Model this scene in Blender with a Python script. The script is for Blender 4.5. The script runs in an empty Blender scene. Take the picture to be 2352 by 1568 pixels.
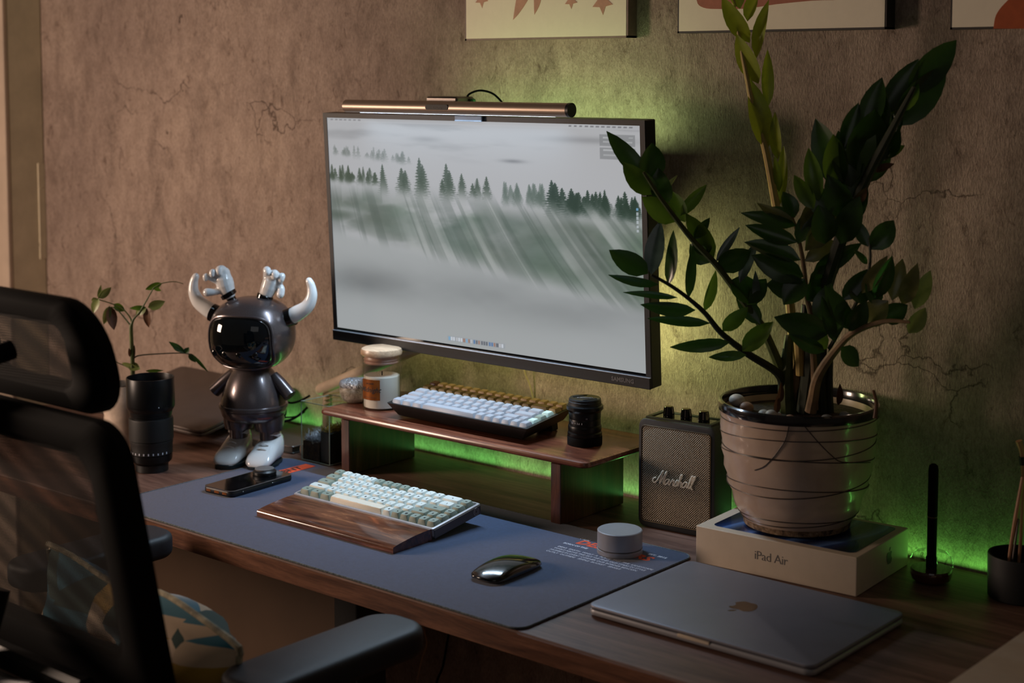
import bpy, bmesh, math, random
import numpy as np
from mathutils import Vector, Matrix
R = math.radians
random.seed(7); rng = np.random.default_rng(7)
S = bpy.context.scene; COL = S.collection
T = 0.74                      # height of the desk top above the floor
WALL = 0.607                  # wall plane (y)
# ------------------------------------------------------------------ camera
CAM = Vector((2.1364, -1.4704, 0.7101 + T)); YAW = .7041; PITCH = .0813; F = 3547.3; CYO = -325.17
cd = bpy.data.cameras.new('camera'); cam = bpy.data.objects.new('camera', cd); COL.objects.link(cam); S.camera = cam
FW = Vector((-math.sin(YAW)*math.cos(PITCH), math.cos(YAW)*math.cos(PITCH), -math.sin(PITCH)))
RT = Vector((math.cos(YAW), math.sin(YAW), 0)); UP = RT.cross(FW)
FH = Vector((-math.sin(YAW), math.cos(YAW), 0))
m = Matrix((RT, UP, -FW)).transposed().to_4x4(); m.translation = CAM; cam.matrix_world = m
cd.sensor_width = 36; cd.lens = F/2352*36; cd.shift_y = CYO/2352; cd.clip_start = .05; cd.clip_end = 30
cd.dof.use_dof = True; cd.dof.focus_distance = 2.42; cd.dof.aperture_fstop = 4.2
# ------------------------------------------------------------------ world, lights, exposure
W = bpy.data.worlds.new('world'); S.world = W; W.use_nodes = True
W.node_tree.nodes['Background'].inputs[0].default_value = (1, .8, .62, 1)
W.node_tree.nodes['Background'].inputs[1].default_value = .030
S.view_settings.view_transform = 'Standard'; S.view_settings.look = 'None'
S.view_settings.exposure = 0; S.view_settings.gamma = 1; S.view_settings.use_curve_mapping = False
def area(name, loc, target, sx, sy, power, col, spread=180):
    l = bpy.data.lights.new(name, 'AREA'); l.shape = 'RECTANGLE'; l.size = sx; l.size_y = sy
    l.energy = power; l.color = col; l.spread = R(spread)
    o = bpy.data.objects.new(name, l); COL.objects.link(o)
    loc = Vector(loc) + Vector((0, 0, T)); target = Vector(target) + Vector((0, 0, T))
    o.location = loc; o.rotation_euler = (target-loc).to_track_quat('-Z', 'Y').to_euler(); return o
area('key_softbox', (-.95, -.85, .52), (.35, .55, .35), .34, .46, 19.5, (1, .74, .57))
area('light_bar_lamp', (.386, .431, .6415), (.386, .418, 0), .45, .008, 3.0, (.60, .80, 1), 130)
area('room_fill', (2.6, -2.2, 1.5), (.6, .4, .1), 1.6, 1.2, 1.3, (.92, .90, .90))
area('desk_edge_strip_left', (.35, .594, .005), (.35, .606, .06), 1.35, .008, .31, (.22, 1, .22))
area('desk_edge_strip_right', (1.40, .594, .005), (1.40, .606, .06), .60, .008, .15, (.22, 1, .14))
area('monitor_backlight', (.40, .545, .33), (.40, .607, .31), .54, .10, .80, (.95, 1, .36))
area('monitor_backlight_side', (.675, .520, .33), (.83, .607, .30), .05, .22, .34, (.84, 1, .40), 140)
area('monitor_backlight_top', (.50, .540, .605), (.50, .600, .76), .42, .03, .48, (.66, 1, .42))
S.cycles.transparent_max_bounces = 32
# ------------------------------------------------------------------ materials
def lin(c): return tuple(((v/255)/12.92 if v/255 <= .04045 else ((v/255+.055)/1.055)**2.4) for v in c) + (1,)
class Mat:
    def __init__(s, name):
        s.m = bpy.data.materials.new(name); s.m.use_nodes = True; s.nt = s.m.node_tree
        s.b = s.nt.nodes['Principled BSDF']; s.tc = None
    def n(s, t, **k):
        x = s.nt.nodes.new(t)
        for a, v in k.items(): setattr(x, a, v)
        return x
    def l(s, a, b): s.nt.links.new(a, b)
    def co(s, scale=(1, 1, 1), rot=(0, 0, 0)):
        if not s.tc: s.tc = s.n('ShaderNodeTexCoord')
        mp = s.n('ShaderNodeMapping'); mp.inputs['Scale'].default_value = scale; mp.inputs['Rotation'].default_value = rot
        s.l(s.tc.outputs['Object'], mp.inputs[0]); return mp.outputs[0]
    def noise(s, vec, scale, detail=4, rough=.6, dist=0):
        x = s.n('ShaderNodeTexNoise'); x.inputs['Scale'].default_value = scale; x.inputs['Detail'].default_value = detail
        x.inputs['Roughness'].default_value = rough; x.inputs['Distortion'].default_value = dist
        s.l(vec, x.inputs['Vector']); return x.outputs['Fac']
    def ramp(s, fac, stops, interp='LINEAR'):
        x = s.n('ShaderNodeValToRGB'); cr = x.color_ramp; cr.interpolation = interp
        while len(cr.elements) < len(stops): cr.elements.new(.5)
        for e, (p, c) in zip(cr.elements, stops): e.position = p; e.color = c
        s.l(fac, x.inputs[0]); return x.outputs[0]
    def mix(s, fac, a, b, mode='MIX'):
        x = s.n('ShaderNodeMix', data_type='RGBA', blend_type=mode)
        for i, v in ((0, fac), (6, a), (7, b)):
            if hasattr(v, 'is_linked'): s.l(v, x.inputs[i])
            else: x.inputs[i].default_value = v
        return x.outputs[2]
    def bump(s, h, strength=.3, dist=.001):
        x = s.n('ShaderNodeBump'); x.inputs['Strength'].default_value = strength; x.inputs['Distance'].default_value = dist
        s.l(h, x.inputs['Height']); s.l(x.outputs[0], s.b.inputs['Normal'])
    def base(s, v):
        if hasattr(v, 'is_linked'): s.l(v, s.b.inputs['Base Color'])
        else: s.b.inputs['Base Color'].default_value = v
    def set(s, **k):
        names = dict(rough='Roughness', metal='Metallic', spec='Specular IOR Level', coat='Coat Weight', coatr='Coat Roughness',
                     trans='Transmission Weight', ior='IOR', sheen='Sheen Weight', alpha='Alpha', sss='Subsurface Weight')
        for a, v in k.items(): s.b.inputs[names[a]].default_value = v
        return s
def plain(name, rgb, rough=.5, metal=0, var=.06, nscale=60, bump=0, **k):
    M = Mat(name); c = lin(rgb); f = M.noise(M.co(), nscale, 3)
    lo = tuple(v*(1-var*2) for v in c[:3])+(1,); hi = tuple(min(1, v*(1+var*2)) for v in c[:3])+(1,)
    M.base(M.ramp(f, [(.3, lo), (.7, hi)])); M.set(rough=rough, metal=metal, **k)
    if bump: M.bump(M.noise(M.co(), nscale*8, 2), bump, .0006)
    return M.m
def wood(name, dark, mid, light, axis='x', rough=.32, coat=.3, scale=1.0, bump=.06):
    M = Mat(name)
    sc = {'x': (1.2, 14, 14), 'y': (14, 1.2, 14), 'z': (14, 14, 1.2)}[axis]
    v = M.co(tuple(a*scale for a in sc)); f = M.noise(v, 2.4, 6, .62, 1.2)
    sc2 = tuple(a*scale*5 for a in sc); g = M.noise(M.co(sc2), 4, 3, .7)
    c = M.ramp(f, [(.30, lin(dark)), (.50, lin(mid)), (.70, lin(light))])
    d = M.ramp(g, [(.35, (.62, .62, .62, 1)), (.6, (1, 1, 1, 1))])
    M.base(M.mix(.8, c, d, 'MULTIPLY')); M.set(rough=rough, coat=coat, coatr=.25)
    M.bump(g, bump, .0005); return M.m
def emis(name, rgb, strength):
    M = Mat(name); M.base((0, 0, 0, 1)); M.b.inputs['Emission Color'].default_value = lin(rgb); M.b.inputs['Emission Strength'].default_value = strength; return M.m
def glass(name, tint=(1, 1, 1, 1), rough=.0, thin=True):
    M = Mat(name); M.base(tint); M.set(rough=rough, trans=1, ior=1.45)
    if thin:   # thin clear pane: mostly see-through with a fresnel sheen
        nt = M.nt; out = nt.nodes['Material Output']; tr = M.n('ShaderNodeBsdfTransparent'); gl = M.n('ShaderNodeBsdfGlossy')
        tr.inputs[0].default_value = tint; gl.inputs['Roughness'].default_value = .03
        fr = M.n('ShaderNodeFresnel'); fr.inputs[0].default_value = 1.12; mx = M.n('ShaderNodeMixShader')
        fm = M.n('ShaderNodeMath', operation='MULTIPLY'); fm.inputs[1].default_value = .4; M.l(fr.outputs[0], fm.inputs[0]); M.l(fm.outputs[0], mx.inputs[0]); M.l(tr.outputs[0], mx.inputs[1]); M.l(gl.outputs[0], mx.inputs[2]); M.l(mx.outputs[0], out.inputs[0])
    return M.m
MT = {}
# ------------------------------------------------------------------ mesh helpers: a shape is (verts, faces)
def join(*sh):
    V, Fa = [], []
    for v, f in sh:
        o = len(V); V += [tuple(p) for p in v]; Fa += [tuple(i+o for i in q) for q in f]
    return V, Fa
def tf(sh, M): return [tuple(M @ Vector(p)) for p in sh[0]], sh[1]
def mv(sh, x=0, y=0, z=0): return [(p[0]+x, p[1]+y, p[2]+z) for p in sh[0]], sh[1]
def rotz(sh, a): return tf(sh, Matrix.Rotation(a, 4, 'Z'))
def loft(rings, cap0=True, cap1=True, closed=False):
    n = len(rings[0]); V = [tuple(p) for r in rings for p in r]; Fa = []
    k = len(rings)
    for i in range(k if closed else k-1):
        a, b = i*n, ((i+1) % k)*n
        for j in range(n): Fa.append((a+j, a+(j+1) % n, b+(j+1) % n, b+j))
    if not closed:
        if cap0: Fa.append(tuple(reversed(range(n))))
        if cap1: Fa.append(tuple(range((k-1)*n, k*n)))
    return V, Fa
def rr(w, d, r, seg=4, cx=0, cy=0):
    r = max(min(r, w/2-1e-5, d/2-1e-5), 1e-5); P = []
    for sx, sy, a0 in ((1, 1, 0), (-1, 1, 90), (-1, -1, 180), (1, -1, 270)):
        for i in range(seg+1):
            a = R(a0+90*i/seg); P.append((cx+sx*(w/2-r)+r*math.cos(a), cy+sy*(d/2-r)+r*math.sin(a)))
    return P
def slab(w, d, z0, z1, r=.004, e=.001, seg=4, cx=0, cy=0, es=1):
    rg = []
    def ring(ins, z): return [(x, y, z) for x, y in rr(w-2*ins, d-2*ins, max(r-ins, 1e-4), seg, cx, cy)]
    for i in range(es+1): a = math.pi/2*i/es; rg.append(ring(e*(1-math.sin(a)), z0+e*(1-math.cos(a))))
    for i in range(es+1): a = math.pi/2*i/es; rg.append(ring(e*(1-math.cos(a)), z1-e*(1-math.sin(a))))
    return loft(rg)
def box(x0, x1, y0, y1, z0, z1, e=0):
    if e: return slab(x1-x0, y1-y0, z0, z1, e, e, 1, (x0+x1)/2, (y0+y1)/2)
    V = [(x, y, z) for z in (z0, z1) for x, y in ((x0, y0), (x1, y0), (x1, y1), (x0, y1))]
    return V, [(3, 2, 1, 0), (4, 5, 6, 7), (0, 1, 5, 4), (1, 2, 6, 5), (2, 3, 7, 6), (3, 0, 4, 7)]
def lathe(prof, seg=40, cap0=True, cap1=True):
    return loft([[(r*math.cos(2*math.pi*j/seg), r*math.sin(2*math.pi*j/seg), z) for j in range(seg)] for r, z in prof], cap0, cap1)
def smooth_path(P, n):
    P = [Vector(p) for p in P]
    if len(P) < 3 or n < 2: return P
    out = []
    for i in range(len(P)-1):
        a, b, c, d = P[max(i-1, 0)], P[i], P[i+1], P[min(i+2, len(P)-1)]
        for k in range(n):
            t = k/n; out.append(.5*((2*b)+(c-a)*t+(2*a-5*b+4*c-d)*t*t+(3*b-3*c+d-a)*t**3))
    return out+[P[-1]]
def tube(P, r, seg=10, sm=6, dome=False):
    n0 = len(P); P = smooth_path(P, sm); n = len(P)
    rr_ = r if isinstance(r, (list, tuple)) else [r]*n0
    rad = [np.interp(i/(n-1)*(n0-1), range(n0), rr_) for i in range(n)]
    t0 = (P[1]-P[0]).normalized(); up = Vector((0, 0, 1)) if abs(t0.z) < .9 else Vector((1, 0, 0)); s = t0.cross(up).normalized(); rings = []
    for i, p in enumerate(P):
        t = (P[min(i+1, n-1)]-P[max(i-1, 0)]).normalized(); s = (s-t*s.dot(t)).normalized(); u = s.cross(t)
        rings.append([p+(s*math.cos(2*math.pi*j/seg)+u*math.sin(2*math.pi*j/seg))*rad[i] for j in range(seg)])
    if dome:
        def cap(p, t, ring, rad_):
            out = []
            for a in (30, 60, 85): out.append([p+(q-p)*math.cos(R(a))+t*rad_*math.sin(R(a)) for q in ring])
            return out
        rings = list(reversed(cap(P[0], (P[0]-P[1]).normalized(), rings[0], rad[0])))+rings+cap(P[-1], (P[-1]-P[-2]).normalized(), rings[-1], rad[-1])
    return loft(rings)
def ball(cx, cy, cz, rx, ry=None, rz=None, seg=20, p=2.0, rings_=12):
    ry = ry or rx; rz = rz or rx; rings = []
    def sp(v): return math.copysign(abs(v)**(2/p), v)
    for i in range(1, rings_):
        a = -math.pi/2+math.pi*i/rings_
        rings.append([(cx+rx*sp(math.cos(a))*sp(math.cos(2*math.pi*j/seg)), cy+ry*sp(math.cos(a))*sp(math.sin(2*math.pi*j/seg)), cz+rz*sp(math.sin(a))) for j in range(seg)])
    V, Fa = loft(rings, False, False); n = len(V); V += [(cx, cy, cz-rz), (cx, cy, cz+rz)]; k = len(rings)
    for j in range(seg): Fa.append((n, (j+1) % seg, j)); Fa.append((n+1, (k-1)*seg+j, (k-1)*seg+(j+1) % seg))
    return V, Fa
def obj(name, sh, mat, parent=None, sharp=35, loc=None):
    me = bpy.data.meshes.new(name); me.from_pydata([tuple(v) for v in sh[0]], [], sh[1]); me.update()
    if sharp is not None and len(me.polygons):
        me.polygons.foreach_set('use_smooth', [True]*len(me.polygons)); me.set_sharp_from_angle(angle=R(sharp))
    if mat: me.materials.append(mat)
    o = bpy.data.objects.new(name, me); COL.objects.link(o)
    if parent: o.parent = parent
    if loc: o.location = loc
    return o
def tag(o, label=None, cat=None, group=None, kind=None):
    if label: o['label'] = label
    if cat: o['category'] = cat
    if group: o['group'] = group
    if kind: o['kind'] = kind
    return o
def thing(name, label, cat, loc=(0, 0, 0), rz=0, group=None, tilt=0):
    o = bpy.data.objects.new(name, None); COL.objects.link(o); o.empty_display_size = .02
    o.location = (loc[0], loc[1], loc[2]+T); o.rotation_euler = (tilt, 0, rz); return tag(o, label, cat, group)
def link_copy(src, parent, name=None, loc=None):
    c = src.copy(); COL.objects.link(c); c.parent = parent
    if loc is not None: c.location = loc
    return c
def at(px, py, ref, off=0.0):
    """point seen at photo pixel (px,py) on the upright plane through ref facing the camera's heading, pushed off metres deeper (desk-relative z)"""
    d = RT*((px-1176)/F) + UP*(-(py-784-CYO)/F) + FW
    rp = Vector((ref[0], ref[1], T)) + FH*off
    return CAM + d*((rp-CAM).dot(FH)/d.dot(FH)) - Vector((0, 0, T))
def text(s, size, depth=.0004, shear=0, offset=0, align='CENTER', space=1):
    c = bpy.data.curves.new('t', 'FONT'); c.body = s; c.size = size; c.extrude = depth/2; c.shear = shear; c.offset = offset
    c.align_x = align; c.align_y = 'CENTER'; c.resolution_u = 2; c.space_character = space
    o = bpy.data.objects.new('t', c); COL.objects.link(o); dg = bpy.context.evaluated_depsgraph_get(); dg.update()
    me = bpy.data.meshes.new_from_object(o.evaluated_get(dg)); sh = ([tuple(v.co) for v in me.vertices], [tuple(p.vertices) for p in me.polygons])
    bpy.data.objects.remove(o); bpy.data.meshes.remove(me); bpy.data.curves.remove(c); return sh
def stand_up(sh): return [(x, -z, y) for x, y, z in sh[0]], sh[1]      # xy text -> xz plane, facing -y
# ------------------------------------------------------------------ materials used
M = Mat('concrete_wallpaper'); v = M.co()
big = M.noise(v, 1.6, 5, .65, .3); streak = M.noise(M.co((5, 5, 2.6)), 2.6, 9, .78, .3); fine = M.noise(M.co((60, 60, 24)), 5, 4, .75)
c = M.ramp(big, [(.30, lin((146, 126, 116))), (.5, lin((172, 151, 138))), (.72, lin((190, 168, 152)))])
c = M.mix(M.ramp(streak, [(.34, (.6, .6, .6, 1)), (.50, (0, 0, 0, 1))]), c, lin((112, 94, 84)))
c2 = M.ramp(M.noise(M.co((14, 14, 7)), 3.0, 8, .8, .8), [(.34, (.40, .34, .31, 1)), (.44, (1, 1, 1, 1))])
c = M.mix(.85, c, c2, 'MULTIPLY')
vo = M.n('ShaderNodeTexVoronoi', feature='DISTANCE_TO_EDGE'); vo.inputs['Scale'].default_value = 2.6
wn = M.n('ShaderNodeTexNoise'); wn.inputs['Scale'].default_value = 9; wn.inputs['Detail'].default_value = 6; M.l(v, wn.inputs['Vector'])
wm = M.n('ShaderNodeMix', data_type='RGBA', blend_type='LINEAR_LIGHT'); wm.inputs[0].default_value = .16
M.l(M.co((1, 1, 1.9)), wm.inputs[6]); M.l(wn.outputs['Color'], wm.inputs[7]); M.l(wm.outputs[2], vo.inputs['Vector'])
crk = M.ramp(vo.outputs['Distance'], [(.0, (.26, .22, .20, 1)), (.011, (1, 1, 1, 1))])
msk = M.ramp(M.noise(M.co(), 3.1, 3, .6), [(.56, (0, 0, 0, 1)), (.63, (1, 1, 1, 1))])
c = M.mix(msk, c, M.mix(1, c, crk, 'MULTIPLY'))
c = M.mix(.8, c, M.ramp(M.noise(M.co((4, 4, 2.4)), 7, 8, .78), [(.40, (.78, .75, .73, 1)), (.56, (1.05, 1.05, 1.05, 1))]), 'MULTIPLY')
c = M.mix(.8, c, M.ramp(fine, [(.34, (.60, .60, .60, 1)), (.62, (1.05, 1.05, 1.05, 1))]), 'MULTIPLY')
M.base(c); M.set(rough=.85); M.bump(fine, .8, .003); MT['wall'] = M.m
MT['paint'] = plain('painted_plaster', (218, 206, 180), .7, bump=.4, nscale=14, var=.05)
MT['paint_light'] = plain('pale_plaster', (190, 170, 152), .7, nscale=10)
MT['desk'] = wood('desk_laminate', (84, 58, 50), (116, 86, 74), (140, 108, 94), 'x', .48, .0, .9)
MT['desk_edge'] = wood('desk_edge_band', (70, 42, 32), (112, 74, 56), (146, 100, 76), 'x', .4, .1, 1.3)
MT['walnut'] = wood('walnut', (66, 34, 26), (116, 64, 46), (150, 92, 64), 'x', .22, .5, 1.4)
MT['walnut_v'] = wood('walnut_side', (50, 28, 20), (84, 48, 34), (120, 74, 52), 'z', .35, .2, 1.4)
M = Mat('walnut_wrist_rest'); f = M.noise(M.co((3, 22, 22)), 1.6, 6, .6, 2.2); c = M.ramp(f, [(.30, lin((48, 28, 22))), (.46, lin((98, 60, 46))), (.6, lin((128, 80, 58))), (.74, lin((176, 122, 86)))])
M.base(M.mix(.7, c, M.ramp(M.noise(M.co((8, 90, 90)), 4, 3, .7), [(.35, (.6, .6, .6, 1)), (.6, (1, 1, 1, 1))]), 'MULTIPLY')); M.set(rough=.16, coat=.7, coatr=.08); MT['wrist'] = M.m
MT['mat'] = plain('navy_felt', (40, 58, 90), .88, bump=.5, nscale=220, var=.10, sheen=.25)
MT['mat_edge'] = plain('stitched_hem', (96, 104, 108), .8, nscale=400, var=.3, bump=.6)
MT['orange'] = plain('orange_print', (226, 84, 44), .7, nscale=200)
MT['ink_white'] = plain('white_print', (196, 200, 214), .7); MT['ink_dark'] = plain('dark_print', (36, 34, 36), .6); MT['ink_grey'] = plain('grey_print', (104, 100, 98), .6)
MT['black'] = plain('black_plastic', (20, 21, 23), .42, bump=.15, nscale=120); MT['black_gloss'] = plain('gloss_black', (8, 9, 11), .12, coat=.5, coatr=.05)
MT['black_matte'] = plain('matte_black', (16, 17, 19), .62, bump=.25, nscale=150); MT['rubber'] = plain('black_rubber', (8, 8, 9), .8, spec=.15)
MT['lens'] = plain('black_anodised_metal', (22, 23, 25), .34, .5, bump=.08, nscale=200); MT['lens_rib'] = plain('ribbed_rubber', (15, 15, 16), .55)
MT['bezel'] = plain('dark_grey_bezel', (26, 26, 28), .55, bump=.25, nscale=160)
MT['alu'] = plain('silver_aluminium', (158, 158, 164), .42, .35, var=.02, nscale=30); MT['alu_dark'] = plain('grey_aluminium', (112, 104, 100), .42, .75, var=.03, nscale=30)
MT['lid'] = plain('space_grey_lid', (126, 126, 136), .46, .45, var=.02, nscale=20); MT['bar'] = plain('bronze_grey_metal', (160, 142, 128), .38, .6, var=.02)
MT['apple_mark'] = plain('polished_mark', (92, 80, 62), .2, .8)
MT['white_paint'] = plain('gloss_white', (226, 226, 226), .14, coat=.6, coatr=.06, var=.01); MT['doll'] = plain('graphite_metallic', (96, 88, 90), .29, .66, nscale=900, var=.10)
MT['doll'].node_tree.nodes['Principled BSDF'].inputs['Coat Weight'].default_value = .5
MT['sole'] = plain('dark_sole', (16, 28, 32), .35); MT['visor'] = plain('visor_gloss', (6, 11, 15), .05, coat=1, coatr=.02)
MT['key_white'] = plain('white_keycap', (214, 222, 218), .45, var=.02); MT['key_sage'] = plain('sage_keycap', (136, 148, 136), .5, var=.03)
MT['key_ivory'] = plain('ivory_keycap', (226, 220, 204), .45, var=.02)
MT['key_pale'] = plain('pale_keycap', (156, 158, 166), .42, var=.02); MT['key_tan'] = plain('tan_keycap', (180, 150, 104), .5, var=.03); MT['key_olive'] = plain('olive_keycap', (132, 110, 70), .5, var=.03)
MT['key_mint'] = plain('mint_keycap', (196, 216, 204), .45); MT['key_red'] = plain('maroon_keycap', (92, 30, 22), .35)
MT['case_white'] = plain('grey_white_case', (178, 172, 172), .4, .2); MT['case_black'] = plain('black_case', (34, 34, 33), .42, .3, bump=.1)
MT['card'] = plain('white_cardboard', (206, 190, 170), .6, var=.015); MT['beige'] = plain('beige_plastic', (190, 170, 148), .4)
M = Mat('tablet_picture'); w = M.n('ShaderNodeTexWave'); w.inputs['Scale'].default_value = 3.2; w.inputs['Distortion'].default_value = 5; w.inputs['Detail'].default_value = 1; w.inputs['Detail Scale'].default_value = .6
M.l(M.co((.9, 1.4, 1)), w.inputs['Vector']); M.base(M.ramp(w.outputs['Fac'], [(0, lin((16, 24, 48))), (.45, lin((40, 66, 122))), (.6, lin((96, 132, 196))), (1, lin((22, 36, 72)))])); M.set(rough=.25, coat=.3); MT['picture'] = M.m
MT['dark_print'] = plain('dark_blue_print', (20, 24, 38), .25)
MT['glass'] = glass('clear_glass', (.96, .97, .97, 1)); MT['acrylic'] = glass('clear_acrylic', (.95, .97, .95, 1))
MT['wax'] = plain('white_wax', (240, 234, 222), .5, var=.01); MT['lid_wood'] = wood('pale_bamboo', (176, 138, 108), (204, 168, 136), (222, 190, 158), 'x', .35, .2, 1.0, .02)
MT['seal'] = plain('pink_seal_ring', (182, 138, 118), .4); MT['copper'] = plain('copper_label', (158, 92, 40), .32, .55, nscale=50, var=.12)
M = Mat('marbled_ceramic'); f = M.noise(M.co((1, 1, 1)), 60, 7, .8, 1.5); M.base(M.ramp(f, [(.36, lin((84, 80, 70))), (.5, lin((158, 150, 134))), (.66, lin((206, 198, 184)))])); M.set(rough=.4, coat=.2); MT['marble'] = M.m
M = Mat('crumpled_foil'); M.base(M.ramp(M.noise(M.co(), 130, 5, .7, 2), [(.35, lin((90, 86, 80))), (.6, lin((220, 224, 230)))])); M.set(rough=.22, metal=.75); M.bump(M.noise(M.co(), 120, 4, .7, 2), .9, .003); MT['foil'] = M.m
M = Mat('soil'); f = M.noise(M.co(), 130, 6, .8); M.base(M.ramp(f, [(.35, lin((26, 20, 16))), (.55, lin((74, 56, 42))), (.72, lin((120, 96, 74)))])); M.set(rough=.95); M.bump(f, 1, .004); MT['soil'] = M.m
MT['fluff'] = plain('grey_cotton', (156, 158, 166), .95, nscale=160, var=.25); MT['moss'] = plain('yellow_moss', (150, 128, 50), .9, nscale=120, var=.3); MT['straw'] = plain('dry_straw', (140, 122, 96), .9, nscale=100, var=.25)
M = Mat('glazed_pot'); f = M.noise(M.co(), 14, 4, .6); M.base(M.ramp(f, [(.3, lin((178, 152, 134))), (.7, lin((206, 182, 162)))])); M.set(rough=.28, coat=.5, coatr=.1); MT['pot'] = M.m
MT['potline'] = plain('brown_glaze_line', (50, 36, 32), .4); MT['rim'] = plain('dark_glaze_rim', (24, 22, 26), .16, coat=.6, coatr=.05)
M = Mat('stained_foot'); f = M.noise(M.co(), 60, 6, .8); M.base(M.ramp(f, [(.38, lin((44, 34, 26))), (.52, lin((140, 112, 84))), (.7, lin((196, 176, 152)))])); M.set(rough=.8); M.bump(f, .8, .003); MT['foot'] = M.m
MT['pot_white'] = plain('white_ceramic', (206, 188, 172), .25, coat=.4); MT['stone_white'] = plain('white_pebble', (206, 196, 184), .5, nscale=40, bump=.2); MT['stone_tan'] = plain('tan_pebble', (178, 134, 106), .5, nscale=40); MT['stone_grey'] = plain('grey_pebble', (140, 146, 150), .5, nscale=40)
def leafmat(name, a, b, rough=.28, tr=.12, coat=.35):
    M = Mat(name); f = M.noise(M.co((1, 1, 1)), 34, 4, .6)
    M.base(M.ramp(f, [(.3, lin(a)), (.7, lin(b))])); M.set(rough=rough, coat=coat, coatr=.2); M.b.inputs['Subsurface Weight'].default_value = 0
    nt = M.nt; out = nt.nodes['Material Output']; t = M.n('ShaderNodeBsdfTranslucent'); t.inputs[0].default_value = tuple(v*1.4 for v in lin(b)[:3])+(1,)
    mx = M.n('ShaderNodeMixShader'); mx.inputs[0].default_value = tr; M.l(M.b.outputs[0], mx.inputs[1]); M.l(t.outputs[0], mx.inputs[2]); M.l(mx.outputs[0], out.inputs[0]); return M.m
MT['leaf_dark'] = leafmat('dark_leaf', (26, 50, 18), (50, 86, 28), .28, .2); MT['leaf_mid'] = leafmat('green_leaf', (54, 90, 20), (90, 122, 34), .3, .3); MT['leaf_new'] = leafmat('new_yellow_green_leaf', (104, 122, 26), (148, 160, 44), .4, .3, .1)
MT['leaf_olive'] = leafmat('olive_leaf', (84, 92, 44), (130, 130, 78)); MT['leaf_sheen'] = leafmat('sheen_leaf', (44, 66, 60), (84, 106, 100), .2, .1, .6)  # second one: bluish sheen of reflecting leaves painted into the leaf colour
MT['leaf_pale'] = leafmat('pale_green_leaf', (92, 112, 56), (136, 146, 84), .45, .25, .1); MT['leaf_brown'] = leafmat('withered_leaf', (74, 46, 30), (112, 76, 50), .6, .1, 0)
MT['stem_dark'] = plain('dark_green_stem', (36, 42, 24), .5, nscale=40, var=.2); MT['stem_tan'] = plain('tan_stem', (126, 100, 70), .55, nscale=40, var=.2); MT['stem_new'] = plain('yellow_stem', (176, 150, 86), .45, nscale=40, var=.1); MT['stem_green'] = plain('green_stem', (70, 80, 36), .5, nscale=40, var=.2)
M = Mat('woven_grille'); wv = []
for ang in (45, -45):
    w = M.n('ShaderNodeTexWave', wave_type='BANDS', bands_direction='X'); w.inputs['Scale'].default_value = 122; M.l(M.co((1, 1, 1), (0, R(ang), 0)), w.inputs['Vector']); wv.append(w.outputs['Fac'])
mm = M.n('ShaderNodeMath', operation='MULTIPLY'); M.l(wv[0], mm.inputs[0]); M.l(wv[1], mm.inputs[1])
M.base(M.ramp(mm.outputs[0], [(.08, lin((18, 17, 16))), (.36, lin((206, 190, 166)))])); M.set(rough=.4, metal=.4); M.bump(mm.outputs[0], .6, .001); MT['grille'] = M.m
MT['armpad'] = plain('armrest_rubber', (42, 44, 50), .5, bump=.3, nscale=200); MT['leatherette'] = plain('black_leatherette', (22, 24, 28), .5, bump=.6, nscale=200); MT['gold'] = plain('brass_piping', (104, 86, 62), .45, .5); MT['logo'] = plain('cream_logo', (250, 236, 218), .5)
for key_, sx_, sz_, ro_ in (('mesh', 92, 100, 0), ('mesh2', 96, 93, .05)):
    M = Mat('chair_mesh_fabric'); w1 = M.n('ShaderNodeTexWave', bands_direction='X'); w1.inputs['Scale'].default_value = sx_; M.l(M.co((1, 1, 1), (0, ro_, 0)), w1.inputs['Vector'])
    w2 = M.n('ShaderNodeTexWave', bands_direction='Z'); w2.inputs['Scale'].default_value = sz_; M.l(M.co((1, 1, 1), (0, ro_, 0)), w2.inputs['Vector'])
    mx = M.n('ShaderNodeMath', operation='MAXIMUM'); M.l(w1.outputs['Fac'], mx.inputs[0]); M.l(w2.outputs['Fac'], mx.inputs[1])
    M.base(lin((34, 30, 26))); M.set(rough=.8); M.l(M.ramp(mx.outputs[0], [(.50, (.0, .0, .0, 1)), (.80, (.96, .96, .96, 1))]), M.b.inputs['Alpha']); MT[key_] = M.m
M = Mat('patterned_fabric'); vo = M.n('ShaderNodeTexVoronoi'); vo.inputs['Scale'].default_value = 11; M.l(M.co((1, .6, 1.1), (0, .5, 0)), vo.inputs['Vector'])
sep = M.n('ShaderNodeSeparateXYZ'); M.l(M.tc.outputs['Object'], sep.inputs[0]); mr = M.n('ShaderNodeMapRange'); mr.inputs[1].default_value = .17; mr.inputs[2].default_value = .28; mr.inputs[3].default_value = 0; mr.inputs[4].default_value = .42; M.l(sep.outputs[2], mr.inputs[0])
ad = M.n('ShaderNodeMath', operation='MULTIPLY_ADD'); ad.inputs[1].default_value = .62; sc_ = M.n('ShaderNodeSeparateColor'); M.l(vo.outputs['Color'], sc_.inputs[0]); M.l(sc_.outputs[0], ad.inputs[0]); M.l(mr.outputs[0], ad.inputs[2])
M.base(M.ramp(ad.outputs[0], [(0, lin((214, 180, 146))), (.36, lin((226, 202, 176))), (.50, lin((190, 150, 58))), (.60, lin((216, 190, 160))), (.68, lin((44, 118, 142))), (.84, lin((24, 70, 66)))], 'CONSTANT')); M.set(rough=.9, sheen=.3); MT['fabric'] = M.m
MT['piping'] = plain('fabric_piping', (172, 160, 132), .8, nscale=60, var=.25)
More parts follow.
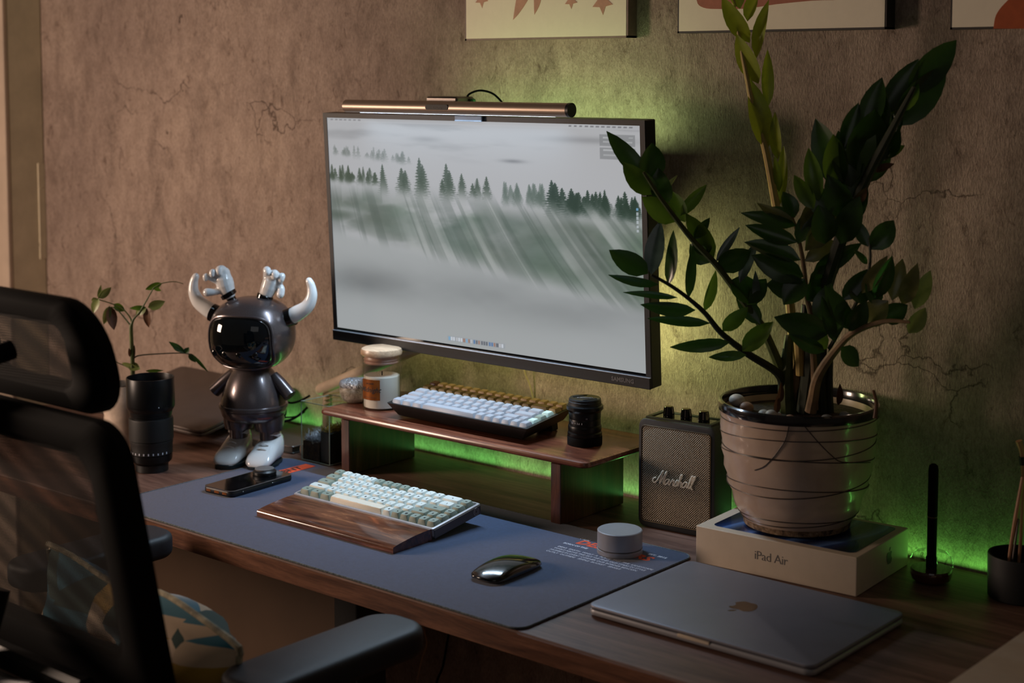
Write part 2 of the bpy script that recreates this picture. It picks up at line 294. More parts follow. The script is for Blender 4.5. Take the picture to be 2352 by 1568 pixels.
MT['cream'] = plain('cream_canvas', (238, 228, 208), .75, var=.01); MT['art_pink'] = plain('dusty_pink_paint', (190, 142, 122), .75); MT['art_brown'] = plain('terracotta_paint', (168, 104, 84), .75); MT['art_rust'] = plain('rust_orange_paint', (168, 78, 34), .75)
MT['frame_edge'] = plain('frame_edge', (120, 96, 90), .6); MT['frame_dark'] = plain('dark_frame_edge', (44, 36, 36), .6)
MT['panel'] = plain('brown_panel', (84, 64, 48), .6, nscale=6); MT['floor'] = wood('floor_boards', (56, 38, 28), (80, 56, 42), (96, 70, 54), 'x', .5, .1, .4)
MT['cable_white'] = plain('white_cable', (200, 172, 140), .5); MT['arm_white'] = plain('beige_arm_paint', (196, 176, 154), .4)
MT['tool_wood'] = plain('pale_wood_handle', (176, 126, 92), .5, nscale=50); MT['liquid'] = plain('brown_liquid', (70, 34, 20), .1, coat=1)
MT['wick'] = plain('burnt_wick', (20, 18, 16), .9)
MT['lamp_lens'] = emis('lamp_diffuser', (214, 232, 255), 9)
# ------------------------------------------------------------------ setting
st = lambda n, sh, m_, **k: tag(obj(n, mv(sh, 0, 0, T), m_), kind='structure')
tag(obj('floor', box(-2.2, 3.4, -2.6, WALL, -.05, 0), MT['floor']), kind='structure')
tag(obj('wall_back', box(-1.35, 3.4, WALL, WALL+.08, 0, 2.6), MT['wall']), kind='structure')
# pilaster at the left end of the wallpaper, with a torn strip of paint
pil = st('wall_left', box(-1.60, -1.088, .515, WALL, -T, 1.86, .003), MT['paint'])
o = obj('pilaster_face', box(-1.60, -1.0875, .505, .516, -T, 1.86, .002), MT['paint_light'], pil, loc=(0, 0, T))
flk = []
for z0, z1, w_ in ((.44, .50, .010), (.30, .44, .014), (.27, .31, .008)):
    flk.append(box(-1.0895, -1.087+w_*.12, .588, .6065, z0, z1, .001))
obj('peeling_strip', join(*flk), MT['paint'], pil, loc=(0, 0, T))
tag(obj('wall_side', box(-1.66, -1.60, -2.6, .6, 0, 2.6), MT['paint']), kind='structure')
# ------------------------------------------------------------------ desk
desk = thing('desk', 'long walnut-look desk with thick banded front edge against the concrete wallpaper', 'desk', (0, 0, 0))
obj('desktop', slab(2.65, .606, -.032, 0, .004, .002, 3, .575, .3025), MT['desk'], desk)
obj('edge_band', box(-.749, 1.899, -.0018, -.0001, -.031, -.0025), MT['desk_edge'], desk, loc=(0, 0, 0))
for x in (.265, 1.55):
    l = obj('leg', slab(.06, .07, -T+.001, -.033, .006, .002, 3, x, .33), MT['black_matte'], desk)
obj('modesty_panel', box(-.72, .232, .36, .378, -.60, -.033, .002), MT['panel'], desk)
obj('crossbar', box(.296, 1.519, .31, .35, -.075, -.034, .003), MT['black_matte'], desk)
low = thing('storage_box', 'pale wooden box under the right part of the desk, only its top corner showing', 'box', (.78, .24, -.74))
obj('body', box(0, .3, 0, .25, 0, .50, .004), MT['tool_wood'], low)
# cables under the desk
def cable(name, P, r, mat, label, cat='cable', group=None, parent=None, seg=8):
    o = obj(name, tube(P, r, seg, 6), MT[mat], parent)
    if not parent: o.location.z += T; tag(o, label, cat, group)
    return o
q = (.15, .590)
cable('hanging_cable', [at(x, y, q) for x, y in ((968, 1430), (980, 1475), (970, 1510), (957, 1568), (950, 1640))], .0016, 'cable_white', 'thin pale cable hanging down the wall under the desk')
q = (.22, .590)
cable('hanging_cable', [at(x, y, q) for x, y in ((1034, 1440), (1027, 1475), (1017, 1530), (1003, 1568), (995, 1640))], .0022, 'rubber', 'black cable hanging beside the pale one under the desk')
# ------------------------------------------------------------------ desk mat
matt = thing('desk_mat', 'large navy blue felt desk mat with orange tab and stitched hem', 'desk mat', (.45, .20, .0005))
obj('pad', slab(.900, .400, 0, .0028, .020, .0008, 6), MT['mat'], matt)
ring = rr(.902, .402, .021, 6); obj('stitched_hem', loft([[(x*(1+a*.0012), y*(1+a*.003), z) for x, y in ring] for a, z in ((0, .0006), (1, .0022), (0, .0034), (-1, .0034), (-2.2, .0029), (-1, .001))], closed=True), MT['mat_edge'], matt)
def on_mat(sh, x, y, z=.0029, a=0): return mv(rotz(sh, a), x-.45, y-.20, z)
tab = obj('orange_tab', on_mat(box(-.0135, .0135, -.056, .056, 0, .0004), .0765, .3350), MT['orange'], matt)
obj('tab_lettering', on_mat(text('MBNT', .023, .0002, .15, .0006), .0765, .3350, .0035, R(90)), MT['ink_dark'], matt)
tx = [('Multi', .0085, .731, .3575, 'white'), ('DESIGNERS', .0225, .815, .352, 'orange'), ('EST. 2015', .0080, .861, .3620, 'white'), ('BORN OF THE', .0070, .738, .3235, 'white')]
ln = ['DEAR  EARTH  WHAT  A  PLACE  THIS  FIVE  LANDSCAPE', 'WHILE ABOVE THE SKY WE FIND OLD STARS IN STYLE', 'HUMBLE IN EVERY CORNER OUR BORDER BEACON', 'OUTLY  OUTSIDE   SIMPLE  BUCKET   SINGLE']
ws = [on_mat(text(s, sz, .0002, 0, .0003), x, y) for s, sz, x, y, c_ in tx if c_ == 'white']
ws += [on_mat(text(s, .0068, .0002, .1, .0001, 'LEFT'), .719, .3050-.0092*i) for i, s in enumerate(ln)]
for w__ in ws: obj('printed_line', w__, MT['ink_white'], matt, None)
obj('orange_print', on_mat(text('DESIGNERS', .0266, .0002, .1, .0009), .796, .3420), MT['orange'], matt, None)
# ------------------------------------------------------------------ monitor
mon = thing('monitor', 'large flat monitor showing a foggy forest picture, hung in front of the wall', 'monitor', (.0514, .4759, .2203), R(.35))
MI = Matrix.Rotation(R(3.2), 4, 'X')  # top leans slightly forward
mw, mh = .7135, .420
def mobj(n, sh, mt, parent=mon, sharp=35): o = obj(n, tf(sh, MI), mt, parent, sharp); return o
back = mobj('casing', box(0, mw, .0012, .029, 0, mh, .0015), MT['black']); mobj('rear_bulge', box(.14, .57, .029, .045, .10, .34, .006), MT['black'])
sx0, sx1, sz0, sz1 = .0095, mw-.0095, .0235, mh-.0085
mobj('frame_edge', join(box(0, mw, -.0005, .0012, sz1, mh), box(0, sx0, -.0005, .0012, .018, sz1), box(sx1, mw, -.0005, .0012, .018, sz1)), MT['bezel'])
mobj('chin', box(0, mw, -.004, .0012, 0, .0175, .0008), MT['bezel'])
mobj('chin_trim', box(0, mw, -.0045, 0, .0176, .0186), MT['alu'])
mobj('screen_border', box(sx0, sx1, .0006, .0012, .0187, sz0), MT['black_gloss'])
mobj('brand_lettering', mv(stand_up(text('SAMSUNG', .0096, .0004, 0, .0004)), mw-.052, -.0042, .0088), MT['ink_grey'])
# screen picture, computed as colours on a fine grid
NU, NV = 520, 300
U, Vv = np.meshgrid(np.linspace(0, 1, NU), np.linspace(0, 1, NV))
def vnoise(u, v, fu, fv, seed, oct_=4, pers=.5):
    r_ = np.random.default_rng(seed); out = np.zeros_like(u); amp = 1; tot = 0
    for k in range(oct_):
        g = r_.random((int(fv*2**k)+3, int(fu*2**k)+3)); x = u*fu*2**k; y = v*fv*2**k
        xi = np.clip(x.astype(int), 0, g.shape[1]-2); yi = np.clip(y.astype(int), 0, g.shape[0]-2); xf = x-xi; yf = y-yi; xf = xf*xf*(3-2*xf); yf = yf*yf*(3-2*yf)
        out += amp*((g[yi, xi]*(1-xf)+g[yi, xi+1]*xf)*(1-yf)+(g[yi+1, xi]*(1-xf)+g[yi+1, xi+1]*xf)*yf); tot += amp; amp *= pers
    return out/tot
sst = lambda a, b, x: (lambda t: t*t*(3-2*t))(np.clip((x-a)/(b-a), 0, 1))
fog = np.array([170, 171, 174.]); img = np.ones((NV, NU, 3))*fog
img -= (sst(.52, .72, vnoise(U, Vv, 3, 14, 1, 5))*(1-sst(.12, .2, Vv))*16)[..., None]
for cu, cv, ru, rv, a in ((.35, .085, .05, .012, 22), (.86, .065, .12, .014, 26), (.12, .06, .05, .01, 10), (.63, .165, .035, .008, 45)):
    img -= (a*np.exp(-((U-cu)/ru)**2-((Vv-cv)/rv)**2))[..., None]
def trees(img, cols, base_fn, dens, col, seed, fade):
    r_ = np.random.default_rng(seed)
    for u0, h, w in cols:
        b = base_fn(u0); top = b-h; t = (Vv-top)/h; inside = (t > 0) & (t < 1.6)
        jag = .35+.65*np.abs(np.sin(t*34+u0*90)); half = 1.3*w*np.clip(t, 0, 1)**.8*jag*(.75+.5*vnoise(U, Vv, 120, 90, int(u0*999)+3, 1))
        a = inside*(1-sst(half*.75, half+.0016, np.abs(U-u0)))*dens*(1-sst(1-fade, 1.5, t))
        img[:] = img*(1-a[..., None])+np.array(col)*a[..., None]
r_ = random.Random(4)
trees(img, [(r_.uniform(.01, .29), r_.uniform(.02, .055), r_.uniform(.006, .012)) for _ in range(26)], lambda u: .165+.10*u, .55, (104, 112, 108), 1, .7)
trees(img, [(r_.uniform(.0, .17), r_.uniform(.03, .07), r_.uniform(.007, .013)) for _ in range(24)], lambda u: .285+.04*u, .85, (66, 78, 66), 2, .5)
trees(img, [(.195, .11, .016), (.262, .10, .022), (.275, .09, .02), (.325, .15, .020), (.335, .12, .022), (.415, .13, .022), (.425, .10, .02), (.465, .09, .016), (.515, .075, .014), (.545, .085, .015), (.40, .06, .012), (.50, .05, .012)], lambda u: .315+.01*u, .88, (62, 76, 64), 3, .55)
trees(img, [(r_.uniform(.60, .72), r_.uniform(.04, .085), r_.uniform(.010, .017)) for _ in range(14)], lambda u: .335, .7, (84, 98, 90), 4, .5)
trees(img, [(.745, .12, .022), (.755, .11, .026), (.775, .09, .024), (.80, .07, .022)]+[(r_.uniform(.80, 1.0), r_.uniform(.05, .10), r_.uniform(.012, .022)) for _ in range(22)], lambda u: .355+.05*(u-.75), .92, (40, 58, 48), 5, .55)
d1 = Vv-(.335+.06*(U-.6)); base_dark = sst(.0, .10, d1)*(1-sst(.50+.22*U**1.2-.05, .54+.22*U**1.2+.04, Vv))
base_dark *= sst(.26, .58, vnoise(U, Vv, 5, 8, 11, 5)+.22*sst(.55, .95, U)*(1-sst(.45, .60, Vv))+.25*sst(.25, .65, U)*sst(.40, .5, Vv))
vs_ = sst(.35, .62, vnoise(U, Vv*.1, 40, 2, 55, 2)); base_dark = np.maximum(base_dark, vs_*.9*np.exp(-((U-.10)/.13)**4-((Vv-.39)/.06)**2)); base_dark = np.maximum(base_dark, 1.0*np.exp(-((U-.05)/.13)**2-((Vv-.455)/.035)**2)); base_dark = np.maximum(base_dark, .85*np.exp(-((U-.10)/.14)**2-((Vv-.40)/.06)**2))
base_dark = np.maximum(base_dark, .8*np.exp(-(((U-.62)+(Vv-.55)*-1.6)/.20)**2-((Vv-.53)/.06)**2)); base_dark = np.maximum(base_dark, .85*np.exp(-((U-.93)/.10)**2-((Vv-.43)/.05)**2))
shear = U-(Vv-.3)*.42*(.25+U*1.0); rays = vnoise(shear*1.0, Vv*0+.5, 17, 1, 21, 4); ray = sst(.46, .62, rays)*sst(.30, .38, Vv)*(1-sst(.50+.2*U, .62+.2*U, Vv))*sst(.12, .3, U)
gcol = np.array([80, 94, 86.])+np.stack([vnoise(U, Vv, 7, 7, 31)*10, vnoise(U, Vv, 6, 6, 32)*12, vnoise(U, Vv, 6, 6, 33)*6], -1)
a = np.clip(base_dark*(.72+.5*(vnoise(U, Vv, 10, 14, 91, 4)-.3)), 0, .96)[..., None]; img = img*(1-a)+gcol*a
a = (ray*.72*(.45+.55*sst(.3, .7, vnoise(U, Vv, 9, 5, 77, 3))))[..., None]; img = img*(1-a)+np.array([160, 164, 162])*a
a = (.30*sst(.48, .62, vnoise(shear, Vv*0+.2, 60, 1, 23, 3))*sst(.28, .40, Vv)*(1-sst(.52+.2*U, .6+.2*U, Vv)))[..., None]; img = img*(1-a)+np.array([70, 82, 76])*a
low_ = sst(.50+.21*U, .56+.23*U, Vv)[..., None]; lowc = np.array([156, 160, 161.])-(26*np.exp(-((Vv-(.74+.04*U))/.10)**2)*(vnoise(U, Vv, 4, 6, 41, 4)*1.3))[..., None]-(30*np.exp(-((U-.13)/.12)**2-((Vv-.76)/.06)**2))[..., None]
img = img*(1-low_*.9)+lowc*low_*.9
def rect(u0, u1, v0, v1, col, al=1.0):
    k = ((U >= u0) & (U <= u1) & (Vv >= v0) & (Vv <= v1))[..., None]*al; img[:] = img*(1-k)+np.array(col)*k
rect(0, 1, 0, .018, (176, 177, 180), .6)
for i in range(7): rect(.012+.017*i, .022+.017*i, .006, .011, (120, 120, 124), .7)
for i in range(12): rect(.80+.0155*i, .809+.0155*i, .006, .012, (110, 110, 114), .8)
for k in range(2):
    v0 = .040+.052*k; rect(.888, .985, v0, v0+.046, (128, 130, 132), .8); rect(.896, .94, v0+.008, v0+.014, (168, 170, 172)); rect(.968, .98, v0+.008, v0+.013, (164, 166, 168)); rect(.896, .978, v0+.026, v0+.033, (158, 160, 162))
rect(.395, .585, .962, .984, (146, 152, 158), .7)
cr_ = np.random.default_rng(8)
for i in range(22): rect(.399+.0083*i, .405+.0083*i, .966, .980, cr_.choice([[90, 120, 160], [190, 196, 204], [100, 104, 112], [150, 120, 110], [120, 160, 190], [176, 178, 182]]))
for i in range(6): rect(.984, .989, .33+.017*i, .341+.017*i, (120, 170, 210) if i == 0 else (176, 184, 190), .8)
cx = np.clip(img/255, 0, 1); linc = np.where(cx <= .04045, cx/12.92, ((cx+.055)/1.055)**2.4)
gx = sx0+(sx1-sx0)*U; gz = sz1-(sz1-sz0)*Vv; verts = np.stack([gx, np.full_like(gx, .0008), gz], -1).reshape(-1, 3)
ii = (np.arange(NV-1)[:, None]*NU+np.arange(NU-1)[None, :]).ravel(); faces = np.stack([ii+NU, ii+NU+1, ii+1, ii], -1)
me = bpy.data.meshes.new('screen'); me.vertices.add(len(verts)); me.vertices.foreach_set('co', verts.ravel()); me.loops.add(faces.size); me.loops.foreach_set('vertex_index', faces.ravel().astype(np.int32))
me.polygons.add(len(faces)); me.polygons.foreach_set('loop_start', np.arange(0, faces.size, 4, dtype=np.int32)); me.polygons.foreach_set('loop_total', np.full(len(faces), 4, dtype=np.int32)); me.update(); me.validate()
ca = me.color_attributes.new('picture', 'FLOAT_COLOR', 'POINT'); ca.data.foreach_set('color', np.concatenate([linc.reshape(-1, 3), np.ones((NU*NV, 1))], 1).ravel().astype(np.float32))
M = Mat('lit_screen'); at_ = M.n('ShaderNodeAttribute', attribute_name='picture'); M.base((.01, .01, .01, 1)); M.set(rough=.6, spec=.06); M.l(at_.outputs['Color'], M.b.inputs['Emission Color']); M.b.inputs['Emission Strength'].default_value = .98; me.materials.append(M.m)
scr = bpy.data.objects.new('screen', me); COL.objects.link(scr); scr.parent = mon; me.transform(MI)
# ------------------------------------------------------------------ monitor arm behind
arm = thing('gas_spring_arm', 'beige monitor arm rising from the desk behind the riser to the monitor', 'monitor arm', (-.066, .565, 0))
B = Vector((-.066, .565, 0)); E1 = Vector((-.0837, .565, .094)); E2 = Vector((.20, .545, .212)); E3 = Vector((.40, .550, .37))
obj('pole', join(tube([(0, 0, 0), (0, 0, .085)], .010, 16, 1), mv(slab(.06, .045, 0, .006, .008, .001), 0, 0, 0)), MT['arm_white'], arm)
obj('lower_link', tube([E1-B, E2-B], .0115, 14, 1, True), MT['arm_white'], arm); obj('upper_link', tube([E2-B, E3-B], .012, 12, 1, True), MT['arm_white'], arm)
obj('mount_plate', mv(box(-.05, .05, .000, .006, -.05, .05, .002), *(Vector((.41, .536, .40))-B)), MT['arm_white'], arm)
for k, (z, r_) in enumerate(((.062, .040), (.050, .034), (.038, .036))):
    obj('cable_loop', tube([at(758+dx, 905+dy+k*10, (-.066, .55))-B for dx, dy in ((-14, 4), (10, -3), (44, 0), (72, 12))], .0016, 6), MT['cable_white'], arm)
# ------------------------------------------------------------------ light bar
bar = thing('monitor_light_bar', 'bronze-grey tube lamp clipped along the top of the monitor', 'lamp', (.386, .437, .6535))
seg = 32; bl = .2535
def xt(x0, x1, r, y=0, z=0, n=seg): return loft([[(x, y+r*math.cos(2*math.pi*j/n), z+r*math.sin(2*math.pi*j/n)) for j in range(n)] for x in (x0, x1)])
obj('tube', xt(-bl, bl-.006, .0112), MT['bar'], bar); obj('end_cap', xt(bl-.0055, bl, .0115), MT['black'], bar); obj('end_cap', xt(-bl-.002, -bl+.0004, .0112), MT['bar'], bar)
obj('diffuser', box(-.22, .22, -.0016, .0016, -.01125, -.0105), MT['lamp_lens'], bar)
ts = [(x, -.0108-.0012, z) for x, z in rr(.052, .0088, .0042, 5)]; obj('touch_panel', mv(loft([[(x, y+.003, z) for x, y, z in ts], ts]), -.026, .0, .001), MT['black_matte'], bar)
obj('touch_panel_lettering', mv(stand_up(text('ScreenBar', .0052, .0002, 0)), -.024, -.0123, 0), MT['ink_grey'], bar)
obj('clamp_front', box(-.006, .054, .0112, .0142, -.0225, -.0130, .0006), plain('dull_steel_clamp', (108, 118, 130), .6), bar)
obj('clamp_body', join(box(-.072, .000, .010, .056, .0005, .0185, .003), box(-.05, .01, .052, .062, -.07, .006, .003)), MT['alu_dark'], bar)
obj('clamp_button', box(.000, .008, .041, .051, .003, .015, .002), plain('green_button', (50, 130, 80), .4), bar)
Q = (.40, .50); BB = Vector((.386, .437, .6535)); P = [at(x, y, Q)-BB for x, y in ((1071, 228), (1078, 216), (1100, 208), (1125, 212), (1143, 224), (1158, 245), (1166, 285), (1168, 340))]
obj('cable', tube(P, .0018, 8), MT['rubber'], bar); obj('cable_plug', tube([P[0]-Vector((.003, 0, .008)), P[0], P[1]*.4+P[0]*.6], [.003, .0034, .0022], 8, 1), MT['rubber'], bar)
# ------------------------------------------------------------------ riser
RZ = .118
ris = thing('monitor_riser', 'dark walnut desk riser shelf on two side panels in front of the wall', 'shelf riser', (.4225, .475, 0))
rw, rd = .599, .212
rg = []
for ins, z in ((.034, .0995), (.006, .1068), (.0015, .1080), (0, .1100), (0, .1135), (.0012, .1162), (.005, RZ)): rg.append([(x, y, z) for x, y in rr(rw-2*ins, rd-2*ins, .013, 5)])
obj('shelf_board', loft(rg), MT['walnut'], ris)
for cx_ in (.163-.4225, .642-.4225): obj('side_panel', box(cx_-.010, cx_+.010, -.080, .088, .001, .0993, .001), MT['walnut_v'], ris)
# ------------------------------------------------------------------ keyboards
def keycap_mesh(name, w, mat, d=1, pitch=.01905, h=.0085, top=.0062, rnd=.0022, dish=.0004):
    W_, D_ = w*pitch-.0009, d*pitch-.0009; rg = []
    for ins, z, r in ((0, 0, .0008), (top*.32, h-.0016, rnd*.8), (top*.5, h, rnd), (top*.5+.0016, h-dish, rnd*.8)): rg.append([(x, y, z) for x, y in rr(W_-2*ins, D_-2*ins, r, 2)])
    me = bpy.data.meshes.new(name); sh = loft(rg, cap0=False); me.from_pydata(sh[0], [], sh[1]); me.polygons.foreach_set('use_smooth', [True]*len(me.polygons)); me.set_sharp_from_angle(angle=R(48)); me.materials.append(MT[mat]); return me
KC = {}
def keyboard(root, rows, pitch, z, h, top, y0, x0, legends=None, step=None, rnd=.0022):
    for ri, row in enumerate(rows):               # row 0 = nearest
        x = x0
        for ci, (w, mt) in enumerate(row):
            k = (w, mt, h, top)
            if k not in KC: KC[k] = keycap_mesh('keycap', w, mt, 1, pitch, h, top, rnd)
            o = bpy.data.objects.new('keycap', KC[k]); COL.objects.link(o); o.parent = root
            zz = z+(step[ri] if step else 0); o.location = (x+w*pitch/2, y0+ri*pitch+pitch/2, zz)
            if legends and legends[ri][ci]:
                s = legends[ri][ci]; lk = ('L', s)
                if lk not in KC:
                    sh = text(s, .0052 if len(s) == 1 else (.0062 if len(s) > 6 else .0032), .0002, .25 if len(s) > 6 else 0, .0001)
                    me = bpy.data.meshes.new('legend'); me.from_pydata(sh[0], [], sh[1]); me.materials.append(MT['ink_dark']); KC[lk] = me
                g = bpy.data.objects.new('legend', KC[lk]); COL.objects.link(g); g.parent = o; g.location = (0, 0, h-.0002)
            x += w*pitch
W, G = 'key_white', 'key_sage'
rows = [[(1.25, G), (1.25, G), (1.25, G), (6.25, 'key_ivory'), (1, W)]+[(1, G)]*5,
        [(2.25, W)]+[(1, W)]*10+[(1.75, G), (1, G), (1, G)],
        [(1.75, G)]+[(1, W)]*11+[(2.25, G), (1, G)],
        [(1.5, G)]+[(1, W)]*12+[(1.5, W), (1, G)],
        [(1, G)]+[(1, W)]*4+[(1, G)]*4+[(1, W)]*4+[(2, W), (1, G)]]
leg = [['ctrl', 'alt', 'cmd', None, '&', 'fn', '@', '<', '%', '>'], ['Matcha']*0+['Matcha', 'Z', 'X', 'C', 'V', 'B', 'N', 'M', ',', '.', '?', 'shift', '8', 'end'],
       ['caps', 'A', 'S', 'D', 'F', 'G', 'H', 'J', 'K', 'L', ';', "'", 'enter', 'pgdn'], ['tab', 'Q', 'W', 'E', 'R', 'T', 'Y', 'U', 'I', 'O', 'P', '[', ']', '\\', 'pgup'],
       ['esc', '1', '2', '3', '4', '5', '6', '7', '8', '9', '0', '-', '=', '+', 'del']]
kb = thing('keyboard', 'compact keyboard with white and sage keycaps on the desk mat behind the wrist rest', 'keyboard', (.4035, .2015, .0035), R(.2), None, R(8.5))
case = []
cw, cdp = .3135, .1115
rings = [[(x, y, z) for x, y in rr(cw-2*i, cdp-2*i, .003, 2, 0, cdp/2)] for i, z in ((.004, .002), (0, .007), (0, .0185), (.0012, .0195), (.0035, .0195), (.0040, .0125))]
obj('case', loft(rings, True, True), MT['case_white'], kb)
obj('side_shell', join(box(cw/2, cw/2+.0018, .002, cdp-.002, .003, .0175, .0008)), MT['alu_dark'], kb)
obj('side_emblem', join(*[mv(tf(lathe([(r0, 0), (r0, .0006), (r1, .0006), (r1, 0)], 24), Matrix.Rotation(R(90), 4, 'Y')), cw/2+.0016, .098, .0105) for r0, r1 in ((.0062, .0054), (.0036, .0029))]), MT['case_white'], kb)
obj('foot', join(box(-.13, -.10, .095, .106, -.0105, .004, .001), box(.10, .13, .095, .106, -.0105, .004, .001)), MT['rubber'], kb)
keyboard(kb, rows, .01905, .0135, .0112, .0052, .0085, -.1524, leg, [0, 0, .0003, .0009, .0016], .0030)
Pp, Tn, Ol = 'key_pale', 'key_tan', 'key_olive'
rows2 = [[(1.25, Pp)]*3+[(6.25, Pp)]+[(1, Pp)]*6, [(2.25, Pp)]+[(1, Pp)]*10+[(1.75, Pp), (1, Pp), (1, 'key_mint')],
         [(1.75, Pp)]+[(1, Pp)]*11+[(2.25, Pp), (1, G)], [(1.5, Pp)]+[(1, Pp)]*12+[(1.5, Pp), (1, 'key_mint')],
         [(1, Ol)]*13+[(2, Ol), (1, Tn)], [(1, 'key_red')]+[(1, Tn)]*15]
k2 = thing('keyboard', 'black-cased keyboard with white keys and tan back rows standing on the riser', 'keyboard', (.4225, .4010, RZ+.0035), R(.5), None, R(7))
cw, cdp = .3135, .1245
rings = [[(x, y, z) for x, y in rr(cw-2*i-2*ix, cdp-2*i, .002, 2, 0, cdp/2)] for i, ix, z in ((.010, .010, -.001), (.008, .008, .001), (.0006, .0006, .0205), (0, 0, .0225), (.002, .002, .0230), (.0035, .0035, .0225), (.004, .004, .015))]
obj('case', loft(rings), MT['case_black'], k2)
obj('foot', join(box(-.13, -.10, .095, .112, -.0165, .002, .001), box(.10, .13, .095, .112, -.0165, .002, .001)), MT['case_black'], k2)
keyboard(k2, rows2, .0190, .016, .0108, .0066, .0055, -.152, None, [.0012, .0, .0004, .0012, .0026, .0036], .0012)
# wrist rest
wr = thing('wrist_rest', 'glossy walnut wrist rest in front of the keyboard on the mat', 'wrist rest', (.4055, .116, .0035), R(.3))
prof = [(0, .0002), (0, .0085), (.0012, .0098)]+[(.0835*t, .0098+.0088*math.sin(t*math.pi/2)**.9) for t in (.1, .2, .35, .5, .65, .8, .93)]+[(.0835, .0184), (.0845, .0174), (.0845, .0002)]
obj('body', loft([[(x, y, z) for y, z in prof] for x in (-.1525, .1525)]), MT['wrist'], wr, 50)
# ------------------------------------------------------------------ mouse, puck, phone
ms = thing('mouse', 'low black glossy mouse on the mat right of the keyboard', 'mouse', (.7415, .160, .0035), R(2))
rings = []
for i in range(17):
    t = i/16; y = -.0565+.113*t; hw = .0285*(1-abs(2*t-1)**5*.45)**.5*(1 if .02 < t < .98 else .8); zt = .0045+.0165*math.sin(math.pi*min(max(.06+t*.86, 0), 1))**.85
    rings.append([(hw*math.cos(a), y, .0045+(zt-.0045)*math.sin(a)**.55 if a > 0 and a < math.pi else .0045) for a in [math.pi*k/16 for k in range(17)]])
obj('glossy_shell', loft(rings), MT['black_gloss'], ms, 60)
obj('base', slab(.048, .104, 0, .0048, .02, .001, 6), MT['alu_dark'], ms)
pk = thing('control_puck', 'round silver aluminium dial on the printed corner of the mat', 'dial', (.8071, .3416, .0032))
obj('base_ring', lathe([(.0330, 0), (.0338, .0006), (.0338, .0072), (.0325, .0078)], 64), MT['alu'], pk); obj('seam', lathe([(.0318, .0076), (.0318, .0088)], 48), MT['black'], pk)
obj('dial', lathe([(.0325, .0086), (.0334, .0092), (.0334, .0340), (.0322, .0350)], 64), MT['alu'], pk)
ph = thing('phone', 'black phone lying face up at the left end of the mat', 'phone', (.1000, .2270, .0033), R(3.7))
obj('case', slab(.0725, .1480, 0, .0105, .012, .003, 6, es=2), MT['black'], ph); obj('glass_face', slab(.0685, .1440, .0103, .0110, .011, .0004, 6), MT['black_gloss'], ph)
obj('metal_rim', loft([[(x, y, z) for x, y in rr(.0725-2*i, .148-2*i, .012, 6)] for i, z in ((.0003, .0096), (.0001, .0108), (.0014, .0113), (.0022, .0108))], closed=True), MT['alu_dark'], ph)
for x, w_ in ((-.020, .011), (0, .012), (.019, .011)): obj('port_cutout', slab(w_, .0016, .0034, .0074, .0007, .0003, 2, x, -.0736), MT['copper'], ph)
obj('side_button', box(.0358, .0367, .02, .045, .004, .0068, .0003), MT['black_gloss'], ph); obj('side_screw', ball(.0363, -.048, .006, .0011), MT['alu'], ph)
lc = thing('lens_cap', 'small round black cap with grey top lying on the phone', 'lens cap', (.0935, .2680, .0145))
obj('body', lathe([(.020, 0), (.0205, .001), (.0205, .0058), (.0172, .0085)], 36), MT['black'], lc); obj('top_disc', lathe([(.0165, .0085), (.0168, .0105), (.0155, .0112)], 36), MT['ink_grey'], lc)
# ------------------------------------------------------------------ lenses
def from_profile(root, parts):
    for n, pr, mt in parts: obj(n, lathe(pr, 56, False, False), MT[mt], root, 30)
O = Vector((-.1223, .1959, 0))-RT*.0053
l1 = thing('camera_lens', 'tall black camera lens with hood standing upright at the desk left end', 'camera lens', (O.x, O.y, 0))
from_profile(l1, [('mount', [(0, 0), (.0285, 0), (.0292, .001), (.0292, .013), (.0310, .0145)], 'black'), ('lower_barrel', [(.0305, .0145), (.0355, .019), (.0365, .023), (.0365, .031), (.0355, .0315)], 'lens'),
    ('aperture_ring', [(.0355, .0315), (.0372, .0325), (.0374, .040), (.0374, .049), (.0380, .051), (.0382, .056), (.0376, .0565)], 'lens_rib'),
    ('focus_ring', [(.0376, .0565), (.0392, .058), (.0392, .093), (.0386, .0965), (.0355, .0975)], 'lens_rib'), ('neck', [(.0355, .0975), (.0358, .101), (.0368, .1015), (.0370, .105), (.0378, .1055), (.038, .109)], 'lens'),
    ('hood', [(.038, .109), (.0400, .112), (.0424, .1165), (.0427, .120), (.0424, .1690), (.0420, .1697), (.0408, .1697), (.0404, .168), (.0370, .115), (.0330, .112), (0, .112)], 'lens')])
dg_ = [mv(tf(box(-.0011, .0011, -.0002, .0002, -.0018, .0018), Matrix.Rotation(R(a+90), 4, 'Z')), .0377*math.cos(R(a)), .0377*math.sin(R(a)), .036) for a in range(-110, 20, 13)]
obj('scale_marks', join(*dg_), MT['ink_white'], l1); a = R(-18); obj('index_dot', ball(.0427*math.cos(a), .0427*math.sin(a), .121, .0012), MT['ink_white'], l1)
O = Vector((.6437, .4675, 0))+RT*.0002
l2 = thing('camera_lens', 'short black camera lens with pinch cap standing on the riser right end', 'camera lens', (O.x, O.y, RZ))
